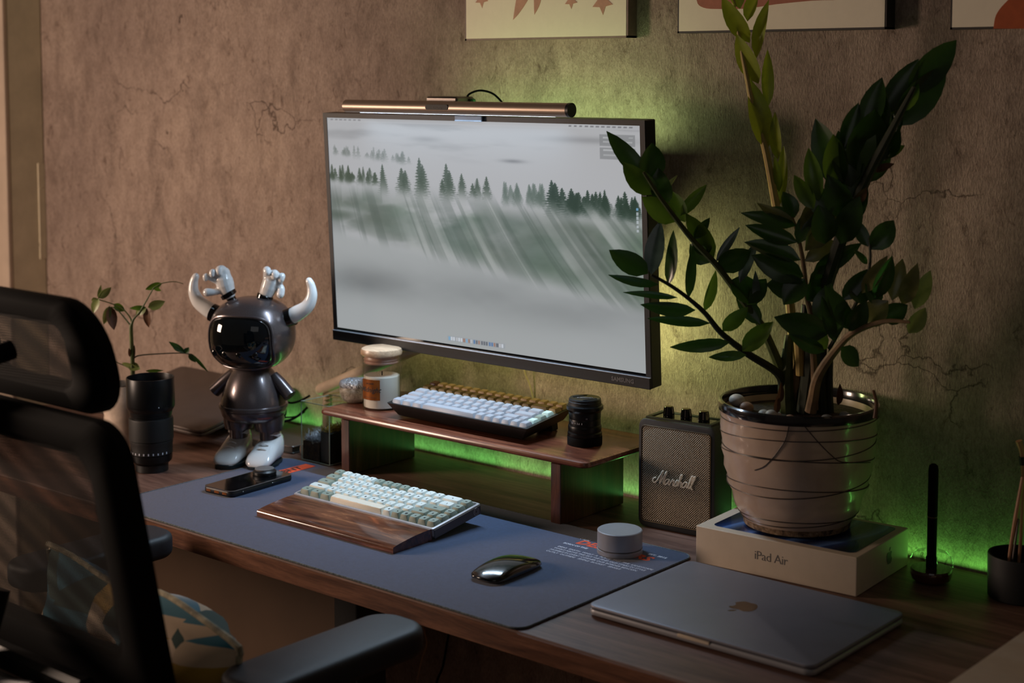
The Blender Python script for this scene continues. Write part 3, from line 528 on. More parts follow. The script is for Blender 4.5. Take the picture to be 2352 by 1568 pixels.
from_profile(l2, [('rear_cap', [(0, 0), (.0278, 0), (.0282, .001), (.0282, .0128), (.0278, .0138)], 'rubber'), ('lower_barrel', [(.0272, .0138), (.0278, .0150), (.0276, .0195), (.0262, .0215), (.0268, .0235), (.0270, .030), (.0262, .0315)], 'lens'),
    ('aperture_ring', [(.0262, .0315), (.0256, .0325), (.0256, .041), (.0252, .042)], 'lens'), ('focus_ring', [(.0252, .042), (.0258, .044), (.0260, .053), (.0276, .0555), (.0297, .0575), (.0298, .0625), (.0286, .0640), (.0270, .0645)], 'lens'),
    ('front_ring', [(.0268, .0645), (.0264, .0665), (.0264, .0700), (.0258, .0705)], 'lens_rib')])
obj('lens_cap', lathe([(.0256, .0700), (.0258, .0735), (.0246, .0752), (.0225, .0745), (.0, .0742)], 48, False, False), MT['black'], l2)
cp = rotz(join(box(-.013, .013, -.017, -.0135, .074, .0752, .0004), box(-.013, .013, .0135, .017, .074, .0752, .0004)), YAW+.5); obj('cap_grip', cp, MT['rubber'], l2)
obj('cap_lettering', mv(rotz(text('Nikon', .010, .0004, 0, .0003), YAW), 0, 0, .0748), MT['ink_grey'], l2)
def wrap(sh, r, a0, zc):   # bend flat xy text round a cylinder
    return [((r+z)*math.cos(a0+x/r), (r+z)*math.sin(a0+x/r), zc+y) for x, y, z in sh[0]], sh[1]
ca_ = math.atan2(-.66, .75)    # direction of the camera as seen from the things
obj('scale_print', join(wrap(text('2.8  4  5.6  8', .0042), .0260, ca_-.75, .0372), wrap(text('50mm  1:2', .0034), .0262, ca_-.85, .0272), wrap(text('10', .0035), .0258, ca_-.1, .0455)), MT['ink_white'], l2, None)
# ------------------------------------------------------------------ candle jar
O = Vector((.2055, .4523, 0))-RT*.0050
cj = thing('candle_jar', 'glass jar candle with pale wooden lid and copper label on the riser', 'candle', (O.x, O.y, RZ))
obj('wax', lathe([(0, .0035), (.0315, .0035), (.0318, .006), (.0316, .058), (.030, .0592), (0, .0586)], 48, False, False), MT['wax'], cj)
obj('glass', lathe([(0, .0002), (.0335, .0002), (.0345, .003), (.0345, .094), (.0325, .094), (.0325, .004), (0, .003)], 56, False, False), MT['glass'], cj)
obj('seal_ring', lathe([(0, .081), (.0305, .081), (.0318, .083), (.0305, .0855), (.0322, .088), (.0305, .0905), (.0305, .096), (0, .096)], 48, False, False), MT['seal'], cj)
obj('lid', lathe([(0, .0945), (.0345, .0945), (.0368, .097), (.0372, .1015), (.0355, .1065), (.031, .1085), (0, .1092)], 56, False, False), MT['lid_wood'], cj)
def patch(r, a0, a1, z0, z1, n=18, t=.0003): return loft([[(rr_*math.cos(a), rr_*math.sin(a), z) for rr_, z in ((r, z0), (r+t, z0), (r+t, z1), (r, z1))] for a in np.linspace(a0, a1, n)])
la = ca_-.72; obj('label', patch(.0347, la-.62, la+.57, .019, .0555), MT['copper'], cj)
obj('label_lettering', join(wrap(text('Midnight', .0125, .0002, .35, .0001), .0352, la-.02, .037), wrap(text('soy candle', .004, .0002, .2), .0352, la, .0485), patch(.0351, la-.4, la+.4, .0236, .0240, 8)), MT['ink_dark'], cj, None)
obj('wick', join(tube([(.004, -.003, .058), (.004, -.003, .066)], .0011, 6, 1)), MT['wick'], cj)
dr = [ball(.0322*math.cos(a), .0322*math.sin(a), z, .0008, seg=6, rings_=4) for a, z in [(ca_+random.uniform(-.4, 1.2), random.uniform(.062, .079)) for _ in range(34)]]
tag(obj('condensation', join(*dr), MT['glass'], cj), kind='stuff')
# marbled bowl
O = Vector((.1294, .4505, 0))+RT*.0005
bw = thing('tin_candle', 'small marbled round pot with crinkled silver lid left of the glass candle', 'candle', (O.x+.002, O.y, RZ))
obj('pot', lathe([(0, .0003), (.015, .0003), (.0215, .003), (.0265, .010), (.0285, .018), (.0287, .025), (.0275, .030)], 44, False, False), MT['marble'], bw)
lid = lathe([(.0282, .0285), (.0292, .031), (.0290, .0345), (.0270, .0385), (.020, .0415), (0, .0425)], 44, False, True)
rv = random.Random(3); obj('foil_lid', ([(x*(1+rv.uniform(-.02, .02)), y*(1+rv.uniform(-.02, .02)), z+rv.uniform(-.0008, .0008)) for x, y, z in lid[0]], lid[1]), MT['foil'], bw, 20)
# ------------------------------------------------------------------ acrylic box
ab = thing('terrarium_box', 'clear acrylic box with moss, soil and cotton left of the riser', 'terrarium', (.0635, .4520, .0003))
hx, hy, hz, t_ = .0375, .0370, .110, .0016
obj('pane', box(-hx, hx, -hy, -hy+t_, .002, hz), MT['acrylic'], ab); obj('pane', box(-hx, hx, hy-t_, hy, .002, hz), MT['acrylic'], ab); obj('pane', box(-hx, -hx+t_, -hy+t_, hy-t_, .002, hz), MT['acrylic'], ab); obj('pane', box(hx-t_, hx, -hy+t_, hy-t_, .002, hz), MT['acrylic'], ab)
obj('base_sheet', box(-hx, hx, -hy, hy, 0, .002), MT['acrylic'], ab)
edges = [box(x-.0006, x+.0006, y-.0006, y+.0006, .002, hz) for x in (-hx, hx) for y in (-hy, hy)]+[box(-hx, hx, y-.0005, y+.0005, z-.0006, z+.0006) for y in (-hy, hy) for z in (.002, hz)]+[box(x-.0005, x+.0005, -hy, hy, z-.0006, z+.0006) for x in (-hx, hx) for z in (.002, hz)]
obj('polished_edge', join(*edges), plain('acrylic_edge', (150, 164, 150), .2), ab)
bm = bmesh.new(); bmesh.ops.create_grid(bm, x_segments=14, y_segments=14, size=1); rv = random.Random(5)
tops = {}
def block(x0, x1, y0, y1, z0, z1, j=.003, n=10):
    V, Fa = [], []; g = [[(x0+(x1-x0)*i/n, y0+(y1-y0)*k/n, z1+rv.uniform(-j, j)) for i in range(n+1)] for k in range(n+1)]
    V = [p for r_ in g for p in r_]; Fa = [(a*(n+1)+b, a*(n+1)+b+1, (a+1)*(n+1)+b+1, (a+1)*(n+1)+b) for a in range(n) for b in range(n)]
    per = [b for b in range(n+1)]+[a*(n+1)+n for a in range(1, n+1)]+[n*(n+1)+b for b in range(n-1, -1, -1)]+[a*(n+1) for a in range(n-1, 0, -1)]
    s = len(V); V += [(V[i][0], V[i][1], z0) for i in per]; L = len(per)
    for i in range(L): Fa.append((per[i], s+i, s+(i+1) % L, per[(i+1) % L]))
    return V, Fa
bm.free()
obj('soil', block(-.0355, .0075, -.0350, .0345, .0022, .036, .003), MT['soil'], ab)
obj('black_cup', box(.0090, .0355, -.0340, .0335, .0022, .060, .002), MT['black_matte'], ab)
def tuft(n, x0, x1, y0, y1, z, ln_, w, curl=.5):
    out = []
    for _ in range(n):
        p = Vector((rv.uniform(x0, x1), rv.uniform(y0, y1), z+rv.uniform(-.004, .002))); d = Vector((rv.uniform(-1, 1), rv.uniform(-1, 1), rv.uniform(.1, 1.1))).normalized(); b = Vector((rv.uniform(-1, 1), rv.uniform(-1, 1), rv.uniform(-1, 1)))*curl; l_ = ln_*rv.uniform(.5, 1.2)
        P_ = [p, p+d*l_*.5, p+(d+b*.5).normalized()*l_]; P_ = [Vector((min(max(v.x, -.034), .034), min(max(v.y, -.033), .033), v.z)) for v in P_]
        if (P_[2]-P_[0]).length < .001 or (P_[1]-P_[0]).length < .0005 or (P_[2]-P_[1]).length < .0005: continue
        out.append(tube(P_, [w, w, w*.5], 3, 2))
    return join(*out)
tag(obj('cotton_fluff', join(tuft(420, -.034, -.002, -.033, .02, .040, .018, .0004, 2), ball(-.019, -.010, .040, .013, .020, .014, 12)), MT['fluff'], ab, None), kind='stuff')
tag(obj('moss', tuft(420, .009, .034, -.033, .033, .061, .012, .0006), MT['moss'], ab, None), kind='stuff'); tag(obj('dry_straw', tuft(200, -.012, .012, -.02, .033, .052, .018, .0005), MT['straw'], ab, None), kind='stuff')
# ------------------------------------------------------------------ doll
dl = thing('vinyl_figure', 'graphite toy astronaut figure with white horns, hands on its helmet and white shoes', 'figurine', (-.0275, .347, 0), R(24.3))
def se(cx_, cy_, cz_, rx, ry, rz, p, seg=48, rings_=28): return ball(cx_, cy_, cz_, rx, ry, rz, seg, p, rings_)
obj('helmet', se(0, 0, .2400, .0765, .0720, .0670, 2.35), MT['doll'], dl)
HC = Vector((0, 0, .2400))
def hy_(x, z, g=0): 
    v_ = 1-abs(x/(.0765+g))**2.35-abs((z-.24)/(.067+g))**2.35; return -(.072+g)*max(v_, 1e-4)**(1/2.35)
def vis(rho, ph_, g): 
    sp = lambda v_: math.copysign(abs(v_)**(2/3.6), v_); x = .0575*rho*sp(math.cos(ph_)); z = .2305+.0455*rho*sp(math.sin(ph_)); return (x, hy_(x, z, g), z)
rings = [[vis(rho, 2*math.pi*j/56, .0014+.0022*(1-rho**4)) for j in range(56)] for rho in (1, .93, .8, .6, .4, .2, .05)]; obj('visor', loft(rings, False, True), MT['visor'], dl, 60)
rim = [Vector(vis(1.0, 2*math.pi*j/72, .0005)) for j in range(72)]
def ringtube(P_, r, sg=8):
    n = len(P_); rg_ = []
    for i, p in enumerate(P_):
        t = (P_[(i+1) % n]-P_[i-1]).normalized(); nn = (p-HC).normalized(); s = t.cross(nn).normalized(); u = s.cross(t); rg_.append([p+(s*math.cos(2*math.pi*j/sg)+u*math.sin(2*math.pi*j/sg))*r for j in range(sg)])
    return loft(rg_, closed=True)
obj('visor_groove', ringtube(rim, .0018), MT['black_gloss'], dl); rim2 = [Vector(vis(1.075, 2*math.pi*j/72, .0002)) for j in range(72)]; obj('visor_lip', ringtube(rim2, .0028), MT['doll'], dl)
for x in (-.046, -.022, .006, .034): obj('visor_stud', ball(x, hy_(x, .212, .003)+.0015, .212, .0064, .0035, .0070, 16), MT['black_gloss'], dl)
for s in (-1, 1):
    b = Vector((s*.064, 0, .2680)); d = Vector((s*.93, 0, .36)).normalized()
    ribs = []
    for k in range(6): ribs += [(b+d*(.0025+.0028*k), .0158), (b+d*(.0040+.0028*k), .0168)]
    rg_ = []; s_ = d.cross(Vector((0, 1, 0))).normalized()
    for p, r_ in ribs: rg_.append([p+(Vector((0, 1, 0))*math.cos(2*math.pi*j/32)+s_*math.sin(2*math.pi*j/32))*r_ for j in range(32)])
    obj('horn_collar', loft(rg_), MT['black_gloss'], dl)
    obj('horn', tube([b+d*.010, b+d*.026+Vector((0, 0, .002)), Vector((s*.1080, 0, .2930)), Vector((s*.1175, 0, .3120)), Vector((s*.1165, 0, .3300)), Vector((s*.1125, 0, .3395))], [.0145, .0148, .0128, .0100, .0078, .0064], 20, 6, True), MT['white_paint'], dl, 60)
def dp(x, y, off=0.):
    return Matrix.Rotation(-R(24.3), 3, 'Z') @ (at(x, y, (dl.location.x, dl.location.y), off)-Vector((dl.location.x, dl.location.y, 0)))
def hand(root, chains):
    o = obj('hand', join(*[tube([dp(*p) for p in P_], r_, 16, 5, True) for P_, r_ in chains]), MT['white_paint'], root, 80)
    rm = o.modifiers.new('fuse', 'REMESH'); rm.mode = 'VOXEL'; rm.voxel_size = .0010; rm.use_smooth_shade = True
    cs = o.modifiers.new('soften', 'SMOOTH'); cs.factor = .6; cs.iterations = 7; return o
def cuff(root, base, ax):
    ax = ax.normalized(); u = ax.cross(Vector((0, 1, 0))).normalized(); w_ = ax.cross(u)
    prof_ = ((-.0045, .0125), (-.003, .0150), (.0035, .0152), (.0045, .0140), (.0045, .0100)); obj('wrist_cuff', loft([[base+ax*z+(u*math.cos(2*math.pi*j/40)+w_*math.sin(2*math.pi*j/40))*r_ for j in range(40)] for z, r_ in prof_], True, False), MT['black_gloss'], root)
for cx0, cy0, cx1, cy1 in ((526, 677, 513, 656), (608, 683, 615, 662)):
    c0, c1 = dp(cx0, cy0), dp(cx1, cy1); ax_ = (c1-c0).normalized(); cuff(dl, c0+ax_*.001, ax_); obj('wrist_stem', tube([c0-ax_*.018, c0], .0085, 14, 1), MT['black_gloss'], dl)
hand(dl, [([(525, 674, 0), (518, 655, 0), (514, 640, 0), (514, 628, 0)], [.0125, .0165, .0165, .0125]), ([(520, 640, 0), (512, 620, -.004), (504, 619, -.011), (503, 626, -.014)], [.0085, .0078, .0072, .0060]),
          ([(510, 640, -.004), (496, 630, -.008), (488, 624, -.014), (487, 631, -.016)], [.0075, .0060, .0056, .0050]), ([(506, 647, -.004), (486, 640, -.008), (473, 633, -.013), (472, 640, -.014)], [.0075, .0052, .0052, .0048]), ([(512, 664, -.004), (494, 670, -.008), (476, 671, -.011)], [.0080, .0062, .0080])])
hand(dl, [([(610, 678, 0), (618, 660, 0), (624, 645, 0), (628, 636, 0)], [.0125, .0155, .0165, .0140]), ([(614, 650, 0), (614, 630, -.004), (613, 620, -.010), (614, 626, -.014)], [.0085, .0078, .0076, .0060]),
          ([(626, 645, -.002), (630, 631, -.007), (631, 628, -.012), (631, 634, -.014)], [.0085, .0078, .0074, .0060]), ([(637, 650, -.002), (645, 640, -.006), (647, 634, -.010), (646, 642, -.012)], [.0085, .0074, .0070, .0056]), ([(634, 655, -.002), (645, 662, -.006), (644, 676, -.009)], [.0085, .0072, .0074])])
obj('torso', lathe([(0, .180), (.030, .178), (.0385, .168), (.0470, .152), (.0545, .134), (.0590, .118), (.0595, .110)], 48, False, True), MT['doll'], dl)
obj('belt', lathe([(.0590, .112), (.0622, .1105), (.0628, .1080), (.0625, .1045), (.0590, .1030)], 56, True, True), MT['doll'], dl)
sh = [lathe([(.0595, .1045), (.0600, .100), (.0570, .090), (.0480, .082), (.030, .078)], 48)]
for s in (-1, 1): sh.append(mv(lathe([(.0265, .098), (.0285, .084), (.0270, .070), (.0255, .0630), (.018, .0625)], 32), s*.0300, 0, 0))
obj('shorts', join(*sh), MT['doll'], dl)
for s in (-1, 1):
    obj('leg', mv(lathe([(.0175, .066), (.0172, .044)], 28), s*.0305, 0, 0), MT['doll'], dl)
    obj('arm', tube([(s*.0400, 0, .1640), (s*.0540, -.002, .1500), (s*.0760, -.006, .1290)], [.0095, .0120, .0125], 20, 3), MT['doll'], dl)
    rg_ = []
    for y, hw, zt, zc in ((.0245, .012, .050, 0), (.022, .0185, .056, 0), (.010, .0225, .057, 0), (-.004, .0235, .052, 0), (-.018, .0235, .045, 0), (-.032, .0245, .036, 0), (-.046, .0250, .0290, 0), (-.056, .0225, .0220, 0), (-.062, .0150, .0155, 0), (-.064, .006, .011, 0)):
        n = 24; rg_.append([(s*.0320+hw*math.copysign(abs(math.cos(a_))**.75, math.cos(a_)), y, .0055+(zt-.0055)*(.5+.5*math.copysign(abs(math.sin(a_))**.75, math.sin(a_)))) for a_ in [2*math.pi*j/n for j in range(n)]])
    shoe = obj('shoe', loft(rg_), MT['white_paint'], dl, 70)
    so = []
    for ins, z in ((.0015, 0), (0, .001), (0, .0075), (.0012, .009)):
        pts_ = []
        for j in range(40):
            a_ = 2*math.pi*j/40; cxx = math.copysign(abs(math.cos(a_))**.8, math.cos(a_)); sy = math.sin(a_); pts_.append((s*.0320+(.0262-ins)*cxx*(1-.10*(sy > 0)), -.0205+(.0465-ins)*math.copysign(abs(sy)**.85, sy), z))
        so.append(pts_)
    obj('sole', loft(so), MT['sole'], shoe)
    for k in range(2): obj('lace', tube([(s*.032-.009, -.0265-.009*k, .0405-.0065*k), (s*.032, -.028-.009*k, .0432-.0065*k), (s*.032+.009, -.0265-.009*k, .0405-.0065*k)], .0014, 8), MT['white_paint'], shoe)
    obj('shoe_collar', mv(tf(lathe([(.0165, 0), (.0205, .004), (.0195, .009), (.0170, .010), (.0165, .004)], 28, False, False), Matrix.Rotation(R(-8), 4, 'X')), s*.0310, .003, .050), MT['white_paint'], shoe)
# ------------------------------------------------------------------ leaning laptop, flat notebook, roll, loose cables at the left
ll = thing('laptop', 'closed dark grey laptop propped on a slant behind the tall lens', 'laptop', (-.385, .365, .0135), 0, None, R(11.5))
obj('lid', slab(.365, .243, .0085, .0150, .014, .002, 6, 0, .1215, 2), MT['alu_dark'], ll); obj('base', slab(.363, .241, .0010, .0080, .014, .002, 6, 0, .1215, 2), MT['alu_dark'], ll)
obj('prop_wedge', box(-.15, .15, .12, .20, -.034, -.001, .003), MT['black'], ll)
fn = thing('closed_notebook', 'thin closed grey notebook lying flat behind the astronaut figure', 'notebook', (-.078, .502, .0005), R(3))
obj('cover', slab(.115, .150, .012, .0150, .006, .001, 3), MT['alu_dark'], fn); obj('page_block', box(-.055, .055, -.073, .073, .003, .012), MT['black'], fn); obj('cover', slab(.115, .150, 0, .003, .006, .001, 3), MT['black'], fn)
rl = thing('tape_roll', 'small beige roll lying beside the acrylic box', 'roll', (.006, .447, .0115))
obj('roll', tf(lathe([(.0055, -.010), (.0105, -.010), (.0112, -.009), (.0112, .009), (.0105, .010), (.0055, .010)], 28), Matrix.Rotation(R(90), 4, 'X')@Matrix.Rotation(0, 4, 'Y')), MT['beige'], rl)
q = (-.06, .555); cb = [[(628, 905), (650, 918), (668, 925), (690, 920), (712, 908)], [(632, 955), (655, 958), (680, 956), (700, 945)], [(645, 925), (655, 940), (652, 958), (640, 968)], [(636, 968), (660, 966), (684, 955), (706, 935)]]
lb = ['black cable arching highest behind the figure', 'lowest green-lit cable behind the figure', 'short upright cable loop behind the figure', 'black cable curving along the wall behind the figure']
for k, c_ in enumerate(cb): cable('loose_cable', [at(x, y, q, -.006*k) for x, y in c_], (.0022, .0016, .0028, .0024)[k], 'rubber', lb[k], 'cable', 'cables behind the figure')
cp_ = thing('cable_clip', 'small beige clip holding the cables behind the figure', 'clip', tuple(at(640, 918, q)))
obj('body', box(-.012, .012, -.004, .004, -.007, .009, .002), MT['beige'], cp_)
cable('monitor_cable', [at(x, y, (.40, .585)) for x, y in ((1203, 838), (1206, 858), (1215, 880), (1222, 905), (1236, 970), (1252, 1062), (1256, 1094))], .0016, 'cable_white', 'thin pale cable dropping down the wall below the monitor')
# ------------------------------------------------------------------ speaker
sp = thing('speaker', 'small black portable speaker with woven grille and script logo beside the riser', 'speaker', (.8092, .4834, .0003), R(5.5))
sw, sd, shh = .1345, .062, .1735
def yslab(w, h, y0, y1, r, e, seg=5): return [(x, -z_, y) for x, y, z_ in [(a, b, c_) for a, b, c_ in slab(w, h, -y1, -y0, r, e, seg, 0, h/2, 2)[0]]], slab(w, h, -y1, -y0, r, e, seg, 0, h/2, 2)[1]
obj('cabinet', yslab(sw, shh, .0, sd, .013, .004), MT['leatherette'], sp)
obj('grille', mv(yslab(sw-.016, shh-.024, -.0006, .006, .006, .0006), 0, 0, .012), MT['grille'], sp)
pr = [(x, y+.012) for x, y in rr(sw-.015, shh-.023, .0065, 5, 0, (shh-.024)/2)]; obj('brass_piping', loft([[(x*(1+a), y_, z+(z-.087)*a) for x, z in pr] for a, y_ in ((0, -.0012), (.012, -.0016), (.018, -.0002), (0, .0006))], closed=True), MT['gold'], sp)
obj('top_panel', box(-.050, .050, .012, .054, shh-.0035, shh+.0006, .001), MT['black_gloss'], sp)
obj('top_surround', join(box(-.058, .058, .0065, .012, shh-.004, shh+.0022, .001), box(-.058, .058, .052, .058, shh-.004, shh+.0022, .001), box(.050, .058, .011, .053, shh-.004, shh+.0022, .001), box(-.058, -.050, .011, .053, shh-.004, shh+.0022, .001)), MT['leatherette'], sp)
for x in (-.030, .001, .032):
    kn = lathe([(.0078, 0), (.0088, .001), (.0086, .006), (.0074, .0150), (.0066, .0158), (0, .0158)], 24, False, False); kv = [(a*(1+.05*(1 if (i % 24) % 2 else -1)), b*(1+.05*(1 if (i % 24) % 2 else -1)), c_) for i, (a, b, c_) in enumerate(kn[0])]
    k_ = obj('knob', mv((kv, kn[1]), x, .031, shh+.0004), MT['black_gloss'], sp); obj('knob_cap', mv(lathe([(.0060, .0156), (.0060, .0163), (0, .0163)], 20, False, False), x, .031, shh+.0004), MT['gold'], k_)
def script():
    L = [[(-.1, .75), (-.35, .55), (-.3, .2), (.0, .1), (.35, .6), (.7, 1.7), (.78, 1.6), (.72, .25), (.85, .3), (1.25, 1.65), (1.33, 1.55), (1.22, .3), (1.4, .1)]]
    a_ = [(.62, .72), (.3, .8), (.05, .45), (.12, .1), (.38, .12), (.64, .72), (.62, .22), (.8, .08)]
    L.append([(1.4+x, y) for x, y in a_]); L.append([(2.2, .08), (2.42, .7), (2.44, .9), (2.5, .68), (2.72, .72), (2.68, .22), (2.85, .06)])
    L.append([(2.85, .06), (3.12, .85), (3.2, .5), (3.26, .15), (3.02, .04)]); L.append([(3.26, .1), (3.52, .8), (3.68, 1.55), (3.5, 1.6), (3.46, .9), (3.46, .06), (3.6, .62), (3.84, .66), (3.86, .2), (4.02, .08)])
    L.append([(4.02+x, y) for x, y in a_]); L.append([(4.82, .08), (5.05, .8), (5.22, 1.6), (5.06, 1.66), (4.96, .9), (5.0, .2), (5.2, .08)]); L.append([(5.2, .08), (5.43, .8), (5.6, 1.6), (5.44, 1.66), (5.34, .9), (5.38, .15), (5.6, .0)]); return L
k_ = .0118; obj('script_logo', join(*[tube([((x+.28*y-3.0)*k_, -.0022, y*k_) for x, y in l_], .00125, 6, 5, True) for l_ in script()]), MT['logo'], sp, loc=(.0, -.0005, .074))
# ------------------------------------------------------------------ tablet box
bx = thing('tablet_box', 'flat white tablet box with blue picture top under the big flowerpot', 'box', (1.0345, .4780, .0003), R(3.2))
obj('box_body', slab(.2520, .1760, 0, .0545, .002, .001, 2), MT['card'], bx); obj('picture_panel', slab(.222, .150, .0540, .0550, .010, .0003, 5, .003, .002), MT['picture'], bx)
obj('box_lettering', mv(stand_up(text('iPad Air', .0180, .0002, 0, -.0001, 'CENTER', .92)), -.004, -.0882, .0290), MT['ink_grey'], bx, None)
def apple(sz, d=.0003):
    def prism(P_): n = len(P_); return [(x*sz, y*sz, 0) for x, y in P_]+[(x*sz, y*sz, d) for x, y in P_], [tuple(range(n, 2*n)), tuple(reversed(range(n)))]+[(i, (i+1) % n, n+(i+1) % n, n+i) for i in range(n)]
    O_ = [(0, -.40), (.12, -.43), (.22, -.42), (.34, -.30), (.42, -.14), (.33, -.06), (.28, .06), (.30, .18), (.39, .27), (.30, .36), (.17, .38), (.06, .34), (0, .33), (-.08, .35), (-.20, .38), (-.33, .32), (-.41, .18), (-.42, .0), (-.37, -.18), (-.28, -.33), (-.18, -.42), (-.08, -.42)]
    return join(prism(O_), prism([(.0, .42), (.03, .54), (.12, .63), (.20, .65), (.17, .54), (.09, .45)]))
obj('side_emblem', mv(tf(stand_up(apple(.022)), Matrix.Rotation(R(90), 4, 'Z')), .1262, .020, .028), MT['ink_grey'], bx, None)
# ------------------------------------------------------------------ silver laptop front right
lt = thing('laptop', 'closed silver laptop lying flat on the desk right of the mat', 'laptop', (1.0960, .2245, .0003), 0)
for x in (-.13, .13):
    for y in (-.09, .09): obj('foot', mv(lathe([(.006, 0), (.007, .0018)], 14), x, y), MT['rubber'], lt)
obj('base', slab(.335, .2430, .0018, .0100, .013, .003, 6, es=2), MT['alu'], lt); obj('hinge_gap', slab(.330, .2385, .0098, .0110, .012, .0002, 5), MT['black'], lt)
obj('lid', slab(.335, .2430, .0108, .0155, .013, .0018, 6, es=3), MT['lid'], lt); obj('emblem', mv(tf(apple(.042, .0002), Matrix.Rotation(R(180), 4, 'Z')), -.004, .004, .0155), MT['apple_mark'], lt, None)
obj('thumb_notch', box(-.024, .024, -.1222, -.1190, .0060, .0104, .0008), MT['card'], lt)
# ------------------------------------------------------------------ beige box at far right, pen stand, tool cup
bb = thing('beige_box', 'beige box corner at the bottom right of the desk', 'box', (1.55, .22, .0003)); obj('body', slab(.24, .24, 0, .03, .004, .002, 3), MT['card'], bb); obj('lid_rim', slab(.244, .244, .026, .038, .004, .002, 3), MT['card'], bb)
O = Vector((1.2066, .5219, 0))+RT*.008
ps = thing('pen_holder', 'round glass pen holder with brown liquid base near the wall', 'pen holder', (O.x, O.y, .0003))
obj('dark_base', lathe([(0, 0), (.020, 0), (.0265, .004), (.0285, .010), (.0287, .016), (.0275, .0185), (0, .0185)], 36, False, False), MT['liquid'], ps)
obj('glass_bowl', lathe([(.0288, .016), (.0298, .024), (.0285, .034), (.022, .041), (.0125, .0425), (.0085, .040), (.0085, .020)], 36, False, False), MT['glass'], ps)
obj('collar', lathe([(.0068, .019), (.0075, .019), (.0078, .034), (.0068, .034)], 20, False, False), MT['rubber'], ps)
pn = thing('pen', 'slim black pen standing upright in the glass holder', 'pen', (O.x, O.y, .019)); obj('barrel', lathe([(.003, .001), (.0066, .006), (.0068, .072), (.0064, .0725)], 24), MT['rubber'], pn); obj('ring', lathe([(.0069, .0725), (.0069, .0740)], 24), MT['gold'], pn); obj('cap', lathe([(.0066, .0740), (.0070, .076), (.0070, .140), (.0060, .146), (.003, .1485)], 24), MT['rubber'], pn)
O = Vector((1.3035, .5177, 0))+RT*.040
cu = thing('tool_cup', 'black cylindrical desk cup with tools at the right edge of the desk', 'cup', (O.x, O.y, .0003))
obj('cup_wall', lathe([(0, 0), (.040, 0), (.0425, .002), (.0435, .058), (.0430, .0595), (.0405, .0595), (.0400, .004), (0, .003)], 48, False, False), MT['black_matte'], cu)
obj('rivet', join(*[ball(.0436*math.cos(a_), .0436*math.sin(a_), z, .0012, seg=8, rings_=5) for a_, z in ((ca_-.15, .022), (ca_+.1, .020), (ca_-.05, .012), (ca_+.12, .009))]), MT['alu'], cu)
def stick(name, label, pts, r, mt, cat='tool', extra=None):
    P_ = [at(x, y, (O.x, O.y), off) for x, y, off in pts]; B_ = P_[0]
    t__ = thing(name, label, cat, tuple(B_)); obj('shaft', tube([p-B_ for p in P_], r, 8, 4), MT[mt], t__)
    if extra: extra(t__, [p-B_ for p in P_])
    return t__
stick('tweezers', 'long tan-handled tweezers leaning out of the black cup', [(2316, 1335, .0), (2318, 1280, .0), (2333, 1190, .0), (2350, 1095, .0)], [.0018, .0022, .0035, .0030], 'tool_wood', 'tweezers', lambda t__, P_: obj('prong', tube([P_[0]+Vector((.003, 0, 0)), P_[1]+Vector((.006, 0, .004)), P_[2]+Vector((.004, 0, 0))], .0016, 6), MT['alu_dark'], t__))
stick('brush', 'wooden brush handle rising highest from the black cup', [(2336, 1340, .02), (2347, 1200, .02), (2350, 1060, .02), (2340, 1012, .02)], [.002, .0028, .0036, .0048], 'tool_wood', 'brush', lambda t__, P_: obj('ferrule', tube([P_[2]*.95+P_[1]*.05, P_[2]+(P_[3]-P_[2])*.25], .0046, 10, 1), MT['black'], t__))
# ------------------------------------------------------------------ big pot and plant
PC = Vector((1.022, .484, .0555))
pl = thing('potted_plant', 'tall leafy zamioculcas plant in a ribbed cream pot on the tablet box', 'potted plant', (PC.x, PC.y, PC.z))
pp = [(0, .0005), (.0700, .0005), (.0770, .0030), (.0775, .0080), (.0790, .0110)]; obj('stained_foot', lathe(pp, 64, False, True), MT['foot'], pl)
body = [(.0775, .010)]
for z, r_ in ((.018, .0835), (.030, .0890), (.040, .0925), (.050, .0955), (.062, .1000), (.074, .1030), (.086, .1050), (.098, .1075), (.110, .1090), (.122, .1095), (.134, .1110), (.146, .1120), (.158, .1122), (.170, .1132)): body.append((r_+.0016*math.sin(z*235), z))
def prad(z): return float(np.interp(z, [b_[1] for b_ in body], [b_[0] for b_ in body]))
obj('pot_wall', lathe(body+[(.1085, .1715), (.1050, .150), (.1045, .140)], 96, False, False), MT['pot'], pl)
obj('pot_rim', lathe([(.1130, .1685), (.1155, .1700), (.1163, .1760), (.1155, .1815), (.1130, .1835), (.1100, .1830), (.1085, .1790), (.1080, .1700)], 96, False, False), MT['rim'], pl)
for z0, am, ph_ in ((.163, .003, 1.0), (.138, .010, 2.5), (.126, .008, .2), (.108, .012, 2.9), (.072, .011, .3), (.066, .010, 2.9), (.022, .007, .4), (.020, .006, 2.6)):
    P_ = [];
    for j in range(72): a_ = 2*math.pi*j/72; z = z0+am*math.sin(a_+ph_); r_ = prad(z)+.0004; P_.append(Vector((r_*math.cos(a_), r_*math.sin(a_), z)))
    HC = Vector((0, 0, z0)); obj('glaze_line', ringtube(P_, .0008, 5), MT['potline'], pl)
